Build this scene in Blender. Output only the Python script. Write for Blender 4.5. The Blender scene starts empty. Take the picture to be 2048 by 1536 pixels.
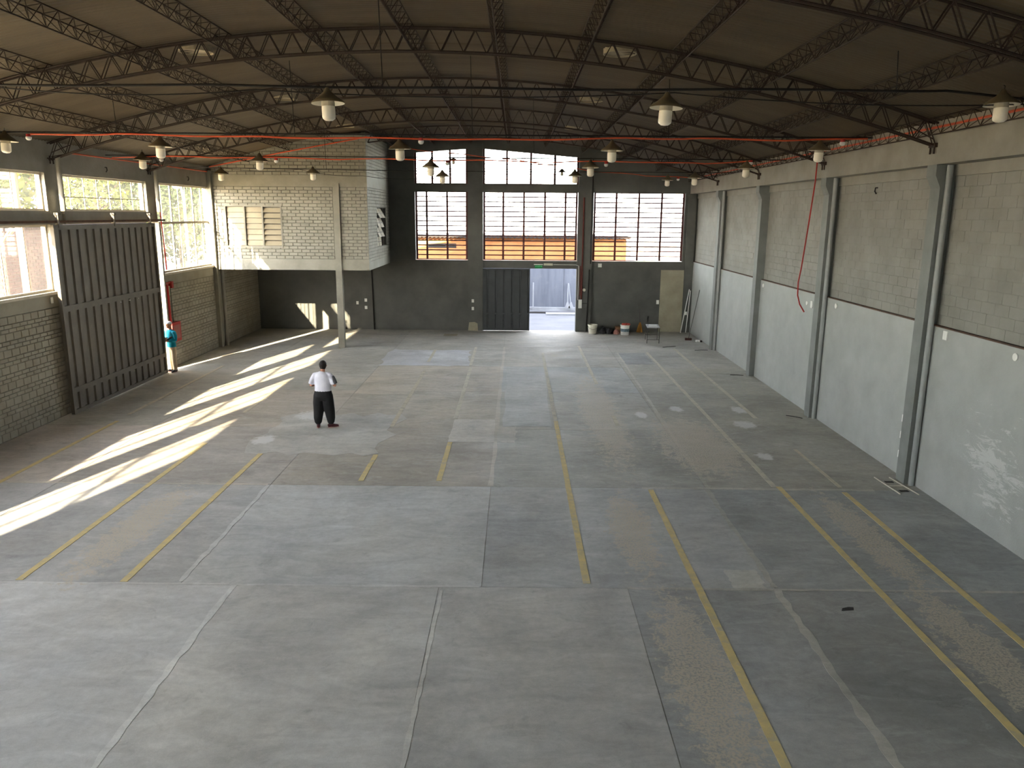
import bpy, math, random
from mathutils import Vector, Matrix
random.seed(7)
R = random.random
def U(a, b): return a + (b - a) * random.random()
scene = bpy.context.scene
COL = scene.collection

# ------------------------------------------------------------------ camera
cam_d = bpy.data.cameras.new('camera'); cam_o = bpy.data.objects.new('camera', cam_d); COL.objects.link(cam_o)
cam_d.sensor_width = 36.0; cam_d.lens = 27.09; cam_d.clip_start = 0.05; cam_d.clip_end = 600
_p, _yaw, _roll = 0.21607882, -0.00382969, 0.00817416
_f = Vector((math.sin(_yaw) * math.cos(_p), math.cos(_yaw) * math.cos(_p), -math.sin(_p)))
_r0 = Vector((math.cos(_yaw), -math.sin(_yaw), 0)); _u0 = _r0.cross(_f)
_r = math.cos(_roll) * _r0 + math.sin(_roll) * _u0; _u = -math.sin(_roll) * _r0 + math.cos(_roll) * _u0
cam_o.matrix_world = Matrix(((_r.x, _u.x, -_f.x, 0), (_r.y, _u.y, -_f.y, 0), (_r.z, _u.z, -_f.z, 5.4), (0, 0, 0, 1)))
scene.camera = cam_o

# ------------------------------------------------------------------ sky, sun, exposure
SUN = Vector((0.29, 1.0, -0.374)).normalized()          # direction the light travels
w = bpy.data.worlds.new('sky'); scene.world = w; w.use_nodes = True
wn = w.node_tree; wn.nodes.clear()
wo = wn.nodes.new('ShaderNodeOutputWorld'); wb = wn.nodes.new('ShaderNodeBackground'); ws = wn.nodes.new('ShaderNodeTexSky')
ws.sky_type = 'NISHITA'; ws.sun_disc = False; ws.sun_elevation = math.radians(19.8); ws.sun_rotation = math.radians(196)
ws.air_density = 1.0; ws.dust_density = 0.6; ws.ozone_density = 1.0
wb.inputs[1].default_value = 1.0
wh_ = wn.nodes.new('ShaderNodeHueSaturation'); wh_.inputs['Saturation'].default_value = 0.28
wn.links.new(ws.outputs[0], wh_.inputs['Color']); wt_ = wn.nodes.new('ShaderNodeMix'); wt_.data_type = 'RGBA'; wt_.blend_type = 'MULTIPLY'; wt_.inputs[0].default_value = 1.0; wt_.inputs[7].default_value = (1.02, 0.992, 0.985, 1)
wn.links.new(wh_.outputs[0], wt_.inputs[6]); wn.links.new(wt_.outputs[2], wb.inputs[0]); wn.links.new(wb.outputs[0], wo.inputs[0])
sl = bpy.data.lights.new('sun', 'SUN'); so = bpy.data.objects.new('sun', sl); COL.objects.link(so)
sl.energy = 22.0; sl.angle = 0.009; sl.color = (1.0, 0.83, 0.60)
so.rotation_euler = SUN.to_track_quat('-Z', 'Y').to_euler(); so.location = (-20, -30, 30)
vs = scene.view_settings
vs.view_transform = 'Standard'; vs.look = 'None'; vs.gamma = 1.0; vs.use_curve_mapping = False
vs.exposure = 1.85
scene.cycles.max_bounces = 8; scene.cycles.diffuse_bounces = 5; scene.cycles.transparent_max_bounces = 16
scene.cycles.glossy_bounces = 2; scene.cycles.use_adaptive_sampling = True; scene.cycles.adaptive_threshold = 0.13; scene.cycles.adaptive_min_samples = 16; scene.cycles.caustics_reflective = False; scene.cycles.caustics_refractive = False
scene.cycles.sample_clamp_indirect = 8.0

# ------------------------------------------------------------------ helpers
def lin(c):
    out = []
    for v in c[:3]:
        v = v / 255.0
        out.append(v / 12.92 if v <= 0.04045 else ((v + 0.055) / 1.055) ** 2.4)
    return (out[0], out[1], out[2], 1.0)

def mat(name, c1, c2=None, scale=3.0, rough=0.8, metal=0.0, bump=0.0, bscale=60.0, rnd=0.0, spec=0.3, stretch=(1, 1, 1), c3=None, s3=0.6, usecol=False):
    m = bpy.data.materials.new(name); m.use_nodes = True
    nt = m.node_tree; N = nt.nodes; L = nt.links; b = N['Principled BSDF']
    b.inputs['Roughness'].default_value = rough; b.inputs['Metallic'].default_value = metal
    b.inputs['Specular IOR Level'].default_value = spec
    g = N.new('ShaderNodeNewGeometry'); mp = N.new('ShaderNodeMapping'); mp.inputs['Scale'].default_value = stretch
    L.new(g.outputs['Position'], mp.inputs['Vector'])
    col = None
    if c2 is not None:
        nz = N.new('ShaderNodeTexNoise'); nz.inputs['Scale'].default_value = scale; nz.inputs['Detail'].default_value = 6; nz.inputs['Roughness'].default_value = 0.6
        L.new(mp.outputs[0], nz.inputs['Vector'])
        mr = N.new('ShaderNodeMapRange'); mr.inputs[1].default_value = 0.32; mr.inputs[2].default_value = 0.68; L.new(nz.outputs[0], mr.inputs[0])
        mx = N.new('ShaderNodeMix'); mx.data_type = 'RGBA'; mx.inputs[6].default_value = lin(c1); mx.inputs[7].default_value = lin(c2)
        L.new(mr.outputs[0], mx.inputs[0]); col = mx.outputs[2]
        if c3 is not None:
            nz2 = N.new('ShaderNodeTexNoise'); nz2.inputs['Scale'].default_value = s3; nz2.inputs['Detail'].default_value = 8; nz2.inputs['Roughness'].default_value = 0.7
            L.new(g.outputs['Position'], nz2.inputs['Vector'])
            mr2 = N.new('ShaderNodeMapRange'); mr2.inputs[1].default_value = 0.52; mr2.inputs[2].default_value = 0.72; L.new(nz2.outputs[0], mr2.inputs[0])
            mx2 = N.new('ShaderNodeMix'); mx2.data_type = 'RGBA'; mx2.inputs[7].default_value = lin(c3)
            L.new(mr2.outputs[0], mx2.inputs[0]); L.new(col, mx2.inputs[6]); col = mx2.outputs[2]
    else:
        rg = N.new('ShaderNodeRGB'); rg.outputs[0].default_value = lin(c1); col = rg.outputs[0]
    if rnd > 0 or usecol:
        oi = N.new('ShaderNodeObjectInfo')
        if rnd > 0:
            hs = N.new('ShaderNodeHueSaturation'); ma = N.new('ShaderNodeMapRange')
            ma.inputs[3].default_value = 1 - rnd; ma.inputs[4].default_value = 1 + rnd
            L.new(oi.outputs['Random'], ma.inputs[0]); L.new(ma.outputs[0], hs.inputs['Value']); L.new(col, hs.inputs['Color']); col = hs.outputs[0]
        if usecol:
            mu = N.new('ShaderNodeMix'); mu.data_type = 'RGBA'; mu.blend_type = 'MULTIPLY'; mu.inputs[0].default_value = 1.0
            L.new(col, mu.inputs[6]); L.new(oi.outputs['Color'], mu.inputs[7]); col = mu.outputs[2]
    L.new(col, b.inputs['Base Color'])
    if bump > 0:
        nb = N.new('ShaderNodeTexNoise'); nb.inputs['Scale'].default_value = bscale; nb.inputs['Detail'].default_value = 4
        L.new(mp.outputs[0], nb.inputs['Vector'])
        bp = N.new('ShaderNodeBump'); bp.inputs['Strength'].default_value = bump; bp.inputs['Distance'].default_value = 0.02
        L.new(nb.outputs[0], bp.inputs['Height']); L.new(bp.outputs[0], b.inputs['Normal'])
    return m

def glass_mat(name, tint=(1, 1, 1), refl=1.0, haze=0.0):
    m = bpy.data.materials.new(name); m.use_nodes = True
    nt = m.node_tree; N = nt.nodes; L = nt.links; N.clear()
    o = N.new('ShaderNodeOutputMaterial'); t = N.new('ShaderNodeBsdfTransparent'); g = N.new('ShaderNodeBsdfGlossy'); mx = N.new('ShaderNodeMixShader')
    fr = N.new('ShaderNodeFresnel'); fr.inputs[0].default_value = 1.45; mu = N.new('ShaderNodeMath'); mu.operation = 'MULTIPLY'; mu.inputs[1].default_value = refl
    t.inputs[0].default_value = (*tint, 1); g.inputs['Roughness'].default_value = 0.02
    gm = N.new('ShaderNodeNewGeometry'); ir = N.new('ShaderNodeMapRange'); ir.inputs[3].default_value = 1.45; ir.inputs[4].default_value = 1 / 1.45   # same reflectance on both faces of the pane
    L.new(gm.outputs['Backfacing'], ir.inputs[0]); L.new(ir.outputs[0], fr.inputs[0])
    L.new(fr.outputs[0], mu.inputs[0]); L.new(mu.outputs[0], mx.inputs[0]); L.new(t.outputs[0], mx.inputs[1]); L.new(g.outputs[0], mx.inputs[2])
    out = mx.outputs[0]
    if haze > 0:
        d = N.new('ShaderNodeBsdfDiffuse'); d.inputs[0].default_value = (0.7, 0.7, 0.68, 1); tl = N.new('ShaderNodeBsdfTranslucent'); tl.inputs[0].default_value = (0.7, 0.7, 0.68, 1)
        a = N.new('ShaderNodeMixShader'); a.inputs[0].default_value = 0.5; L.new(d.outputs[0], a.inputs[1]); L.new(tl.outputs[0], a.inputs[2])
        b = N.new('ShaderNodeMixShader'); b.inputs[0].default_value = haze; L.new(out, b.inputs[1]); L.new(a.outputs[0], b.inputs[2]); out = b.outputs[0]
    L.new(out, o.inputs[0])
    return m

WL = {}                                                  # world location of each parent
def wl(o): return WL.get(o.name, Vector((0, 0, 0))) if o is not None else Vector((0, 0, 0))

def tag(o, label=None, cat=None, group=None, kind=None):
    if label: o['label'] = label
    if cat: o['category'] = cat
    if group: o['group'] = group
    if kind: o['kind'] = kind
    return o

def empty(name, loc=(0, 0, 0), label=None, cat=None, group=None, kind=None, rz=0.0):
    o = bpy.data.objects.new(name, None); COL.objects.link(o); o.location = loc; o.rotation_euler = (0, 0, rz)
    o.empty_display_size = 0.1
    WL[o.name] = Vector(loc)
    return tag(o, label, cat, group, kind)

class MB:
    def __init__(s): s.v = []; s.f = []
    def add(s, vs, fs):
        n = len(s.v); s.v += [tuple(v) for v in vs]; s.f += [tuple(i + n for i in f) for f in fs]; return s
    def box(s, x0, x1, y0, y1, z0, z1):
        return s.add([(x0, y0, z0), (x1, y0, z0), (x1, y1, z0), (x0, y1, z0), (x0, y0, z1), (x1, y0, z1), (x1, y1, z1), (x0, y1, z1)],
                     [(0, 3, 2, 1), (4, 5, 6, 7), (0, 1, 5, 4), (1, 2, 6, 5), (2, 3, 7, 6), (3, 0, 4, 7)])
    def obox(s, c, ax, ay, az):                          # centre + three half vectors
        c, ax, ay, az = Vector(c), Vector(ax), Vector(ay), Vector(az)
        vs = [c + i * ax + j * ay + k * az for k in (-1, 1) for j in (-1, 1) for i in (-1, 1)]
        return s.add(vs, [(0, 2, 3, 1), (4, 5, 7, 6), (0, 1, 5, 4), (1, 3, 7, 5), (3, 2, 6, 7), (2, 0, 4, 6)])
    def tube(s, path, r, n=8, cap=True):
        path = [Vector(p) for p in path]; k = len(path); rs = r if isinstance(r, (list, tuple)) else [r] * k
        base = len(s.v); up = None
        for i in range(k):
            t = (path[min(i + 1, k - 1)] - path[max(i - 1, 0)]).normalized()
            if up is None:
                up = Vector((0, 0, 1)) if abs(t.z) < 0.9 else Vector((0, 1, 0))
            a = t.cross(up)
            if a.length < 1e-5: a = t.orthogonal()
            a.normalize(); b = a.cross(t).normalized(); up = b
            rr = rs[i]; ra, rb = rr if isinstance(rr, (list, tuple)) else (rr, rr)
            for j in range(n):
                th = 2 * math.pi * j / n
                s.v.append(tuple(path[i] + a * ra * math.cos(th) + b * rb * math.sin(th)))
        for i in range(k - 1):
            for j in range(n):
                j2 = (j + 1) % n
                s.f.append((base + i * n + j, base + i * n + j2, base + (i + 1) * n + j2, base + (i + 1) * n + j))
        if cap:
            s.f.append(tuple(base + j for j in reversed(range(n)))); s.f.append(tuple(base + (k - 1) * n + j for j in range(n)))
        return s
    def lathe(s, prof, c=(0, 0, 0), n=20, close=False):
        base = len(s.v); k = len(prof)
        for r, z in prof:
            for j in range(n):
                th = 2 * math.pi * j / n; s.v.append((c[0] + r * math.cos(th), c[1] + r * math.sin(th), c[2] + z))
        for i in range(k - 1 if not close else k):
            i2 = (i + 1) % k
            for j in range(n):
                j2 = (j + 1) % n; s.f.append((base + i * n + j, base + i * n + j2, base + i2 * n + j2, base + i2 * n + j))
        return s
    def prism(s, poly, axis, a, b):                      # poly of 2-D points extruded along an axis
        def P(p, t): return {'x': (t, p[0], p[1]), 'y': (p[0], t, p[1]), 'z': (p[0], p[1], t)}[axis]
        n = len(poly); base = len(s.v)
        s.v += [P(p, a) for p in poly] + [P(p, b) for p in poly]
        s.f.append(tuple(base + i for i in reversed(range(n)))); s.f.append(tuple(base + n + i for i in range(n)))
        for i in range(n):
            j = (i + 1) % n; s.f.append((base + i, base + j, base + n + j, base + n + i))
        return s
    def mesh(s, name, m=None, smooth=False):
        me = bpy.data.meshes.new(name); me.from_pydata(s.v, [], s.f); me.update()
        if m: me.materials.append(m)
        if smooth: me.polygons.foreach_set('use_smooth', [True] * len(me.polygons))
        return me
    def build(s, name, m, parent=None, smooth=False, local=False, label=None, cat=None, group=None, kind=None, fix=True):
        if not local:
            o = wl(parent)
            if o.length > 0: s.v = [(v[0] - o.x, v[1] - o.y, v[2] - o.z) for v in s.v]
        me = s.mesh(name, m, smooth)
        if fix:
            import bmesh
            bm = bmesh.new(); bm.from_mesh(me); bmesh.ops.recalc_face_normals(bm, faces=bm.faces); bm.to_mesh(me); bm.free()
        ob = bpy.data.objects.new(name, me); COL.objects.link(ob)
        if parent is not None: ob.parent = parent; WL[ob.name] = wl(parent)
        return tag(ob, label, cat, group, kind)

def inst(name, me, mx, parent=None):                     # an object that shares mesh data, placed by a world matrix
    ob = bpy.data.objects.new(name, me); COL.objects.link(ob)
    o = wl(parent); mx = mx.copy(); mx.translation = mx.translation - o
    ob.matrix_local = mx
    if parent is not None: ob.parent = parent; WL[ob.name] = wl(parent)
    return ob

def copy_tree(o, parent=None):
    c = o.copy(); COL.objects.link(c); c.parent = parent
    for ch in list(o.children): copy_tree(ch, c)
    return c

_rodmesh = {}
def rod_mesh(m, n=6):
    k = (m.name, n)
    if k not in _rodmesh:
        b = MB().tube([(0, 0, 0), (0, 0, 1)], 1.0, n); _rodmesh[k] = b.mesh('rod', m)
    return _rodmesh[k]
def rod_matrix(p, q, r):
    p, q = Vector(p), Vector(q); d = q - p; qt = d.to_track_quat('Z', 'Y')
    return Matrix.Translation(p) @ qt.to_matrix().to_4x4() @ Matrix.Diagonal((r, r, d.length, 1))

_brickmesh = {}
def brick_mesh(m, c=0.04):
    if m.name not in _brickmesh:
        b = MB()
        o = [(-.5, 0, -.5), (.5, 0, -.5), (.5, 0, .5), (-.5, 0, .5)]
        i = [(-.5, .7, -.5), (.5, .7, -.5), (.5, .7, .5), (-.5, .7, .5)]
        t = [(-.5 + c, 1, -.5 + 2 * c), (.5 - c, 1, -.5 + 2 * c), (.5 - c, 1, .5 - 2 * c), (-.5 + c, 1, .5 - 2 * c)]
        b.add(o + i + t, [(8, 11, 10, 9)] + [(k, k + 4, (k + 1) % 4 + 4, (k + 1) % 4) for k in range(4)] + [(k + 4, k + 8, (k + 1) % 4 + 8, (k + 1) % 4 + 4) for k in range(4)])
        _brickmesh[m.name] = b.mesh('brick', m)
    return _brickmesh[m.name]

def bricks(parent, name, m, n, plane, u0, u1, z0, courses, z1, L, joint, depth, holes=(), limit=300, jit=0.002, near=None, chamfer=0.04):
    """courses of pieces on a wall; n = outward unit normal; u runs along the wall (X or Y)"""
    n = Vector(n); along_y = abs(n.x) > 0.5
    lst = []; z = z0; k = 0
    while z < z1 - 0.03:
        h = min(courses[k % len(courses)], z1 - z)
        u = u0 - (L * 0.5 if k % 2 else 0.0) - L * 0.03 * (k % 3)
        while u < u1 - 0.02:
            a, b = max(u, u0), min(u + L, u1); u += L
            if b - a < 0.05: continue
            segs = [(a, b)]
            for (ha, hb, hz0, hz1) in holes:
                if hz0 < z + h * 0.6 and z + h * 0.4 < hz1:
                    ns = []
                    for (sa, sb) in segs:
                        if sb <= ha or sa >= hb: ns.append((sa, sb))
                        else:
                            if sa < ha - 0.04: ns.append((sa, ha))
                            if sb > hb + 0.04: ns.append((hb, sb))
                    segs = ns
            for sa, sb in segs: lst.append((sa, sb, z, z + h))
        z += h; k += 1
    def matrix(sa, sb, za, zb):
        uc, zc = (sa + sb) / 2, (za + zb) / 2
        c = Vector((plane, uc, zc)) if along_y else Vector((uc, plane, zc))
        uu = n.cross(Vector((0, 0, 1))) * max(sb - sa - joint, 0.01); nn = n * (depth + U(-jit, jit)); zz = Vector((0, 0, zb - za - joint))
        return Matrix(((uu.x, nn.x, zz.x, c.x), (uu.y, nn.y, zz.y, c.y), (uu.z, nn.z, zz.z, c.z), (0, 0, 0, 1)))
    cam = Vector((0, 0, 5.4))
    def key(t):
        c = Vector((plane, (t[0] + t[1]) / 2, (t[2] + t[3]) / 2)) if along_y else Vector(((t[0] + t[1]) / 2, plane, (t[2] + t[3]) / 2))
        if near is not None and not near(c): return 1e3 + (c - cam).length
        return (c - cam).length
    lst.sort(key=key)
    me = brick_mesh(m, chamfer)
    for t in lst[:limit]: inst(name, me, matrix(*t), parent)
    rest = lst[limit:]
    if rest:
        b = MB(); vs = [v.co.copy() for v in me.vertices]; fs = [tuple(p.vertices) for p in me.polygons]
        for t in rest:
            mx = matrix(*t); b.add([mx @ v for v in vs], fs)
        b.build(name + '_courses', m, parent, kind='stuff', fix=False)

# ------------------------------------------------------------------ materials
M = {}
M['wall'] = mat('grey wall paint', (170, 172, 168), (157, 159, 154), 1.4, 0.75, bump=0.15, bscale=35, rnd=0.02)
M['wallup'] = mat('grey block paint', (147, 145, 137), (131, 129, 121), 1.1, 0.8, bump=0.25, bscale=30, rnd=0.035)
M['conc'] = mat('painted concrete', (150, 147, 137), (134, 131, 121), 1.6, 0.8, bump=0.15, bscale=25)
M['dwall'] = mat('dark grey wall paint', (96, 97, 92), (82, 83, 79), 1.2, 0.75, bump=0.15, bscale=30, rnd=0.03)
M['dcol'] = mat('column grey paint', (128, 131, 127), (115, 118, 113), 2, 0.7, bump=0.1)
M['mezz'] = mat('mezzanine brick paint', (144, 141, 129), (128, 125, 113), 1.8, 0.75, bump=0.2, bscale=40, rnd=0.04)
M['lbrick'] = mat('left wall brick paint', (160, 155, 140), (142, 137, 122), 1.5, 0.8, bump=0.25, bscale=40, rnd=0.05)
M['mortar'] = mat('mortar', (112, 110, 102), (96, 94, 87), 3, 0.9, bump=0.3)
M['raw'] = mat('bare render', (166, 160, 138), (146, 140, 120), 1.5, 0.9, bump=0.2)
M['rustline'] = mat('rusty ledge', (98, 72, 56), (70, 56, 48), 6, 0.9)
M['steel'] = mat('rusty roof steel', (60, 46, 37), (42, 34, 29), 5, 0.75, spec=0.25)
M['sheet'] = mat('roof sheet', (90, 79, 62), (73, 64, 51), 0.5, 0.6, spec=0.3, stretch=(0.6, 3, 1))
M['gate'] = mat('gate paint', (104, 97, 86), (90, 84, 75), 2.5, 0.6, spec=0.35)
M['door'] = mat('dark door paint', (62, 66, 67), (53, 57, 58), 2.5, 0.55, spec=0.35)
M['yellow'] = mat('line paint', (214, 194, 134), (190, 176, 134), 6, 0.8, c3=(172, 167, 152), s3=4.0, usecol=True)
M['fadedline'] = mat('faded line paint', (212, 204, 176), (194, 186, 162), 6, 0.85, c3=(170, 165, 152), s3=3.0, usecol=True)
M['winframe'] = mat('window frame cream', (206, 198, 182), (188, 178, 160), 4, 0.6)
M['redframe'] = mat('window bar red-brown', (96, 48, 44), (74, 40, 38), 6, 0.6)
M['glass'] = glass_mat('window glass', (0.96, 0.98, 0.97), 0.8)
M['dust'] = glass_mat('dusty glass', (0.94, 0.95, 0.94), 0.8, haze=0.04)
M['pipe'] = mat('grey pipe', (162, 165, 162), (150, 152, 149), 3, 0.5)
M['cable'] = mat('black cable', (26, 22, 20), None, rough=0.6)
M['orange'] = mat('orange conduit', (214, 92, 54), (184, 74, 44), 3, 0.5)
M['red'] = mat('red paint', (178, 40, 34), (150, 34, 30), 5, 0.5)
M['white'] = mat('white plastic', (236, 236, 230), (222, 222, 216), 8, 0.45)
M['bulb'] = mat('bulb diffuser', (246, 240, 224), (238, 230, 212), 8, 0.3)
M['shade'] = mat('lamp shade enamel', (112, 100, 76), (92, 82, 62), 8, 0.45)
M['shadein'] = mat('shade inner enamel', (236, 230, 214), (222, 216, 200), 8, 0.4)
M['ceramic'] = mat('lamp socket', (176, 168, 148), (160, 150, 130), 10, 0.6)
M['green'] = mat('exit sign green', (24, 136, 70), (18, 120, 60), 10, 0.4)
M['signmark'] = mat('exit sign mark', (120, 210, 160), None, rough=0.4)
M['black'] = mat('black bag', (26, 26, 28), (44, 44, 46), 9, 0.55)
M['wood'] = mat('wood', (150, 104, 66), (120, 82, 50), 6, 0.7, stretch=(1, 1, 0.2))
M['straw'] = mat('broom straw', (190, 140, 70), (150, 104, 48), 30, 0.9, stretch=(1, 1, 0.1))
M['metal'] = mat('dull metal', (92, 88, 84), (72, 68, 64), 8, 0.5, metal=0.4)
M['cardboard'] = mat('cardboard', (150, 112, 84), (132, 96, 70), 6, 0.85)
M['pink'] = mat('pink rag', (190, 140, 128), (170, 116, 106), 8, 0.9)
M['cream'] = mat('bucket cream', (220, 216, 198), (200, 196, 176), 5, 0.5)
M['skin'] = mat('skin', (186, 134, 108), (170, 118, 94), 8, 0.55)
M['hair'] = mat('dark hair', (30, 26, 24), (46, 40, 36), 40, 0.6)
M['tshirt'] = mat('white t-shirt', (226, 226, 234), (208, 208, 220), 5, 0.85, bump=0.3, bscale=14)
M['greysleeve'] = mat('grey sleeve', (104, 104, 108), (90, 90, 94), 6, 0.85)
M['blackcloth'] = mat('black cloth', (28, 28, 30), (20, 20, 22), 6, 0.8, bump=0.5, bscale=12, stretch=(1, 1, 0.35))
M['shoe'] = mat('maroon shoe', (70, 26, 30), (44, 18, 22), 9, 0.6)
M['sole'] = mat('shoe sole', (160, 120, 110), None, rough=0.7)
M['turq'] = mat('turquoise shirt', (24, 164, 190), (16, 140, 170), 8, 0.8, bump=0.4, bscale=14)
M['beige'] = mat('beige trousers', (214, 194, 164), (196, 176, 146), 6, 0.85, bump=0.4, bscale=14)
M['cap'] = mat('white cap', (220, 226, 232), (204, 210, 218), 6, 0.7)
M['ground'] = mat('outside paving', (232, 216, 184), (214, 198, 166), 0.6, 0.9, bump=0.2)
M['yard'] = mat('yard concrete', (112, 114, 120), (98, 100, 106), 0.8, 0.85, bump=0.2, bscale=8)
M['yardwall'] = mat('grey yard wall', (98, 103, 114), (82, 87, 98), 1.2, 0.85, stretch=(3, 3, 0.25), c3=(100, 104, 112), s3=1.2)
M['ochre'] = mat('ochre wall', (168, 112, 70), (150, 94, 56), 0.8, 0.85, bump=0.2)
M['redbrick'] = mat('red brick', (74, 46, 37), (60, 39, 33), 3, 0.9, rnd=0.14)
M['mort2'] = mat('pale mortar', (90, 82, 72), (80, 72, 64), 3, 0.95)
M['rooftile'] = mat('corrugated roof', (40, 32, 30), (32, 27, 26), 3, 0.8)
M['leaf'] = mat('leaf green', (52, 64, 18), (70, 76, 20), 0.9, 0.6, rnd=0.1, c3=(116, 108, 26), s3=1.3)
M['leaf2'] = mat('leaf dark green', (34, 48, 22), (48, 62, 24), 0.9, 0.6, rnd=0.1, c3=(80, 84, 28), s3=1.6)
M['bark'] = mat('bark', (110, 86, 66), (80, 62, 48), 6, 0.95, stretch=(1, 1, 0.2), bump=0.5)
M['whitewall'] = mat('white house wall', (226, 224, 216), (208, 206, 198), 1, 0.85)
M['carblue'] = mat('blue car paint', (90, 120, 160), (80, 108, 150), 3, 0.35)
M['rubber'] = mat('tyre', (26, 26, 26), None, rough=0.8)
M['darkglass'] = mat('dark glass', (40, 48, 56), None, rough=0.15, spec=0.6)

M['maroon'] = mat('maroon pipe paint', (104, 46, 38), (84, 38, 32), 5, 0.55)

def floor_material():
    m = bpy.data.materials.new('worn concrete floor'); m.use_nodes = True
    nt = m.node_tree; N = nt.nodes; L = nt.links; b = N['Principled BSDF']
    g = N.new('ShaderNodeNewGeometry'); oi = N.new('ShaderNodeObjectInfo')
    def noise(scale, det=6, ro=0.6, dist=0.0, stretch=None):
        n = N.new('ShaderNodeTexNoise'); n.inputs['Scale'].default_value = scale; n.inputs['Detail'].default_value = det
        n.inputs['Roughness'].default_value = ro; n.inputs['Distortion'].default_value = dist
        src = g.outputs['Position']
        if stretch:
            mp = N.new('ShaderNodeMapping'); mp.inputs['Scale'].default_value = stretch; L.new(src, mp.inputs['Vector']); src = mp.outputs[0]
        L.new(src, n.inputs['Vector']); return n.outputs[0]
    def rng(s, a, b_, c, d):
        r = N.new('ShaderNodeMapRange'); r.inputs[1].default_value = a; r.inputs[2].default_value = b_; r.inputs[3].default_value = c; r.inputs[4].default_value = d
        L.new(s, r.inputs[0]); return r.outputs[0]
    def math_(op, a, b_):
        n = N.new('ShaderNodeMath'); n.operation = op
        for i, v in enumerate((a, b_)):
            if isinstance(v, (int, float)): n.inputs[i].default_value = v
            else: L.new(v, n.inputs[i])
        return n.outputs[0]
    def mix(f, a, b_, blend='MIX'):
        n = N.new('ShaderNodeMix'); n.data_type = 'RGBA'; n.blend_type = blend
        if isinstance(f, (int, float)): n.inputs[0].default_value = f
        else: L.new(f, n.inputs[0])
        for i, v in ((6, a), (7, b_)):
            if isinstance(v, tuple): n.inputs[i].default_value = v
            else: L.new(v, n.inputs[i])
        return n.outputs[2]
    v = rng(noise(0.45, 8, 0.62, 0.6), 0.3, 0.7, 0.76, 1.20)
    v = math_('MULTIPLY', v, rng(noise(1.6, 8, 0.65, 1.6, (0.55, 1.5, 1)), 0.3, 0.7, 0.85, 1.13))
    v = math_('MULTIPLY', v, rng(noise(9.0, 6, 0.7, 0.4), 0.3, 0.7, 0.90, 1.09))
    v = math_('MULTIPLY', v, rng(noise(70.0, 3, 0.6), 0.3, 0.7, 0.94, 1.06))
    dk = rng(noise(2.1, 9, 0.75, 1.0), 0.57, 0.72, 1.0, 0.76)                 # dark stains
    v = math_('MULTIPLY', v, dk)
    cb = N.new('ShaderNodeCombineColor'); 
    for i in range(3): L.new(v, cb.inputs[i])
    col = mix(1.0, oi.outputs['Color'], cb.outputs[0], 'MULTIPLY')
    warm = rng(noise(0.33, 5, 0.6, 0.3), 0.42, 0.66, 0.0, 0.42)
    col = mix(warm, col, mix(1.0, col, (1.05, 0.99, 0.88, 1), 'MULTIPLY'))
    scuff = rng(noise(0.9, 10, 0.78, 2.6, (0.6, 1.5, 1)), 0.54, 0.72, 0.0, 0.42)
    col = mix(scuff, col, lin((204, 204, 202)))
    def ell(lst):
        acc = None
        for cx, cy, rx, ry in lst:
            mp = N.new('ShaderNodeMapping'); mp.vector_type = 'POINT'
            mp.inputs['Location'].default_value = (-cx / rx, -cy / ry, 0); mp.inputs['Scale'].default_value = (1 / rx, 1 / ry, 0)
            L.new(g.outputs['Position'], mp.inputs['Vector'])
            ln = N.new('ShaderNodeVectorMath'); ln.operation = 'LENGTH'; L.new(mp.outputs[0], ln.inputs[0])
            s = math_('SUBTRACT', 1.0, ln.outputs['Value'])
            acc = s if acc is None else math_('MAXIMUM', acc, s)
        return acc
    tan = ell([(2.08, 12.7, 0.50, 2.2), (2.28, 8.3, 0.55, 2.6), (6.13, 12.5, 0.42, 2.6), (6.0, 8.8, 0.46, 2.4), (-6.62, 12.6, 0.5, 2.6), (2.4, 21.0, 0.7, 6.0), (4.4, 18.0, 1.2, 3.0)])
    tn = math_('ADD', tan, rng(noise(5.5, 9, 0.75, 0.3), 0.25, 0.75, -0.75, 0.55))
    tn = math_('MULTIPLY', rng(tn, 0.10, 0.22, 0.0, 0.9), rng(noise(30.0, 4, 0.7), 0.44, 0.52, 0.12, 1.0))
    col = mix(tn, col, lin((188, 178, 160)))
    spots = ell([(3.52, 20.74, 0.22, 0.42), (4.63, 21.45, 0.24, 0.45), (6.42, 21.4, 0.3, 0.5), (6.13, 19.83, 0.4, 0.5), (5.79, 17.04, 0.25, 0.35), (-6.1, 18.0, 0.35, 0.5), (-5.5, 20.4, 0.6, 0.7)])
    sp = rng(math_('ADD', spots, rng(noise(8.0, 6), 0.3, 0.7, -0.3, 0.2)), 0.1, 0.4, 0.0, 0.75)
    col = mix(sp, col, lin((214, 214, 212)))
    L.new(col, b.inputs['Base Color'])
    L.new(rng(noise(1.1, 6), 0.3, 0.7, 0.62, 0.86), b.inputs['Roughness']); b.inputs['Specular IOR Level'].default_value = 0.35
    bp = N.new('ShaderNodeBump'); bp.inputs['Strength'].default_value = 0.12; bp.inputs['Distance'].default_value = 0.01
    L.new(noise(22.0, 8, 0.7), bp.inputs['Height']); L.new(bp.outputs[0], b.inputs['Normal'])
    return m
M['floor'] = floor_material()
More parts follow.
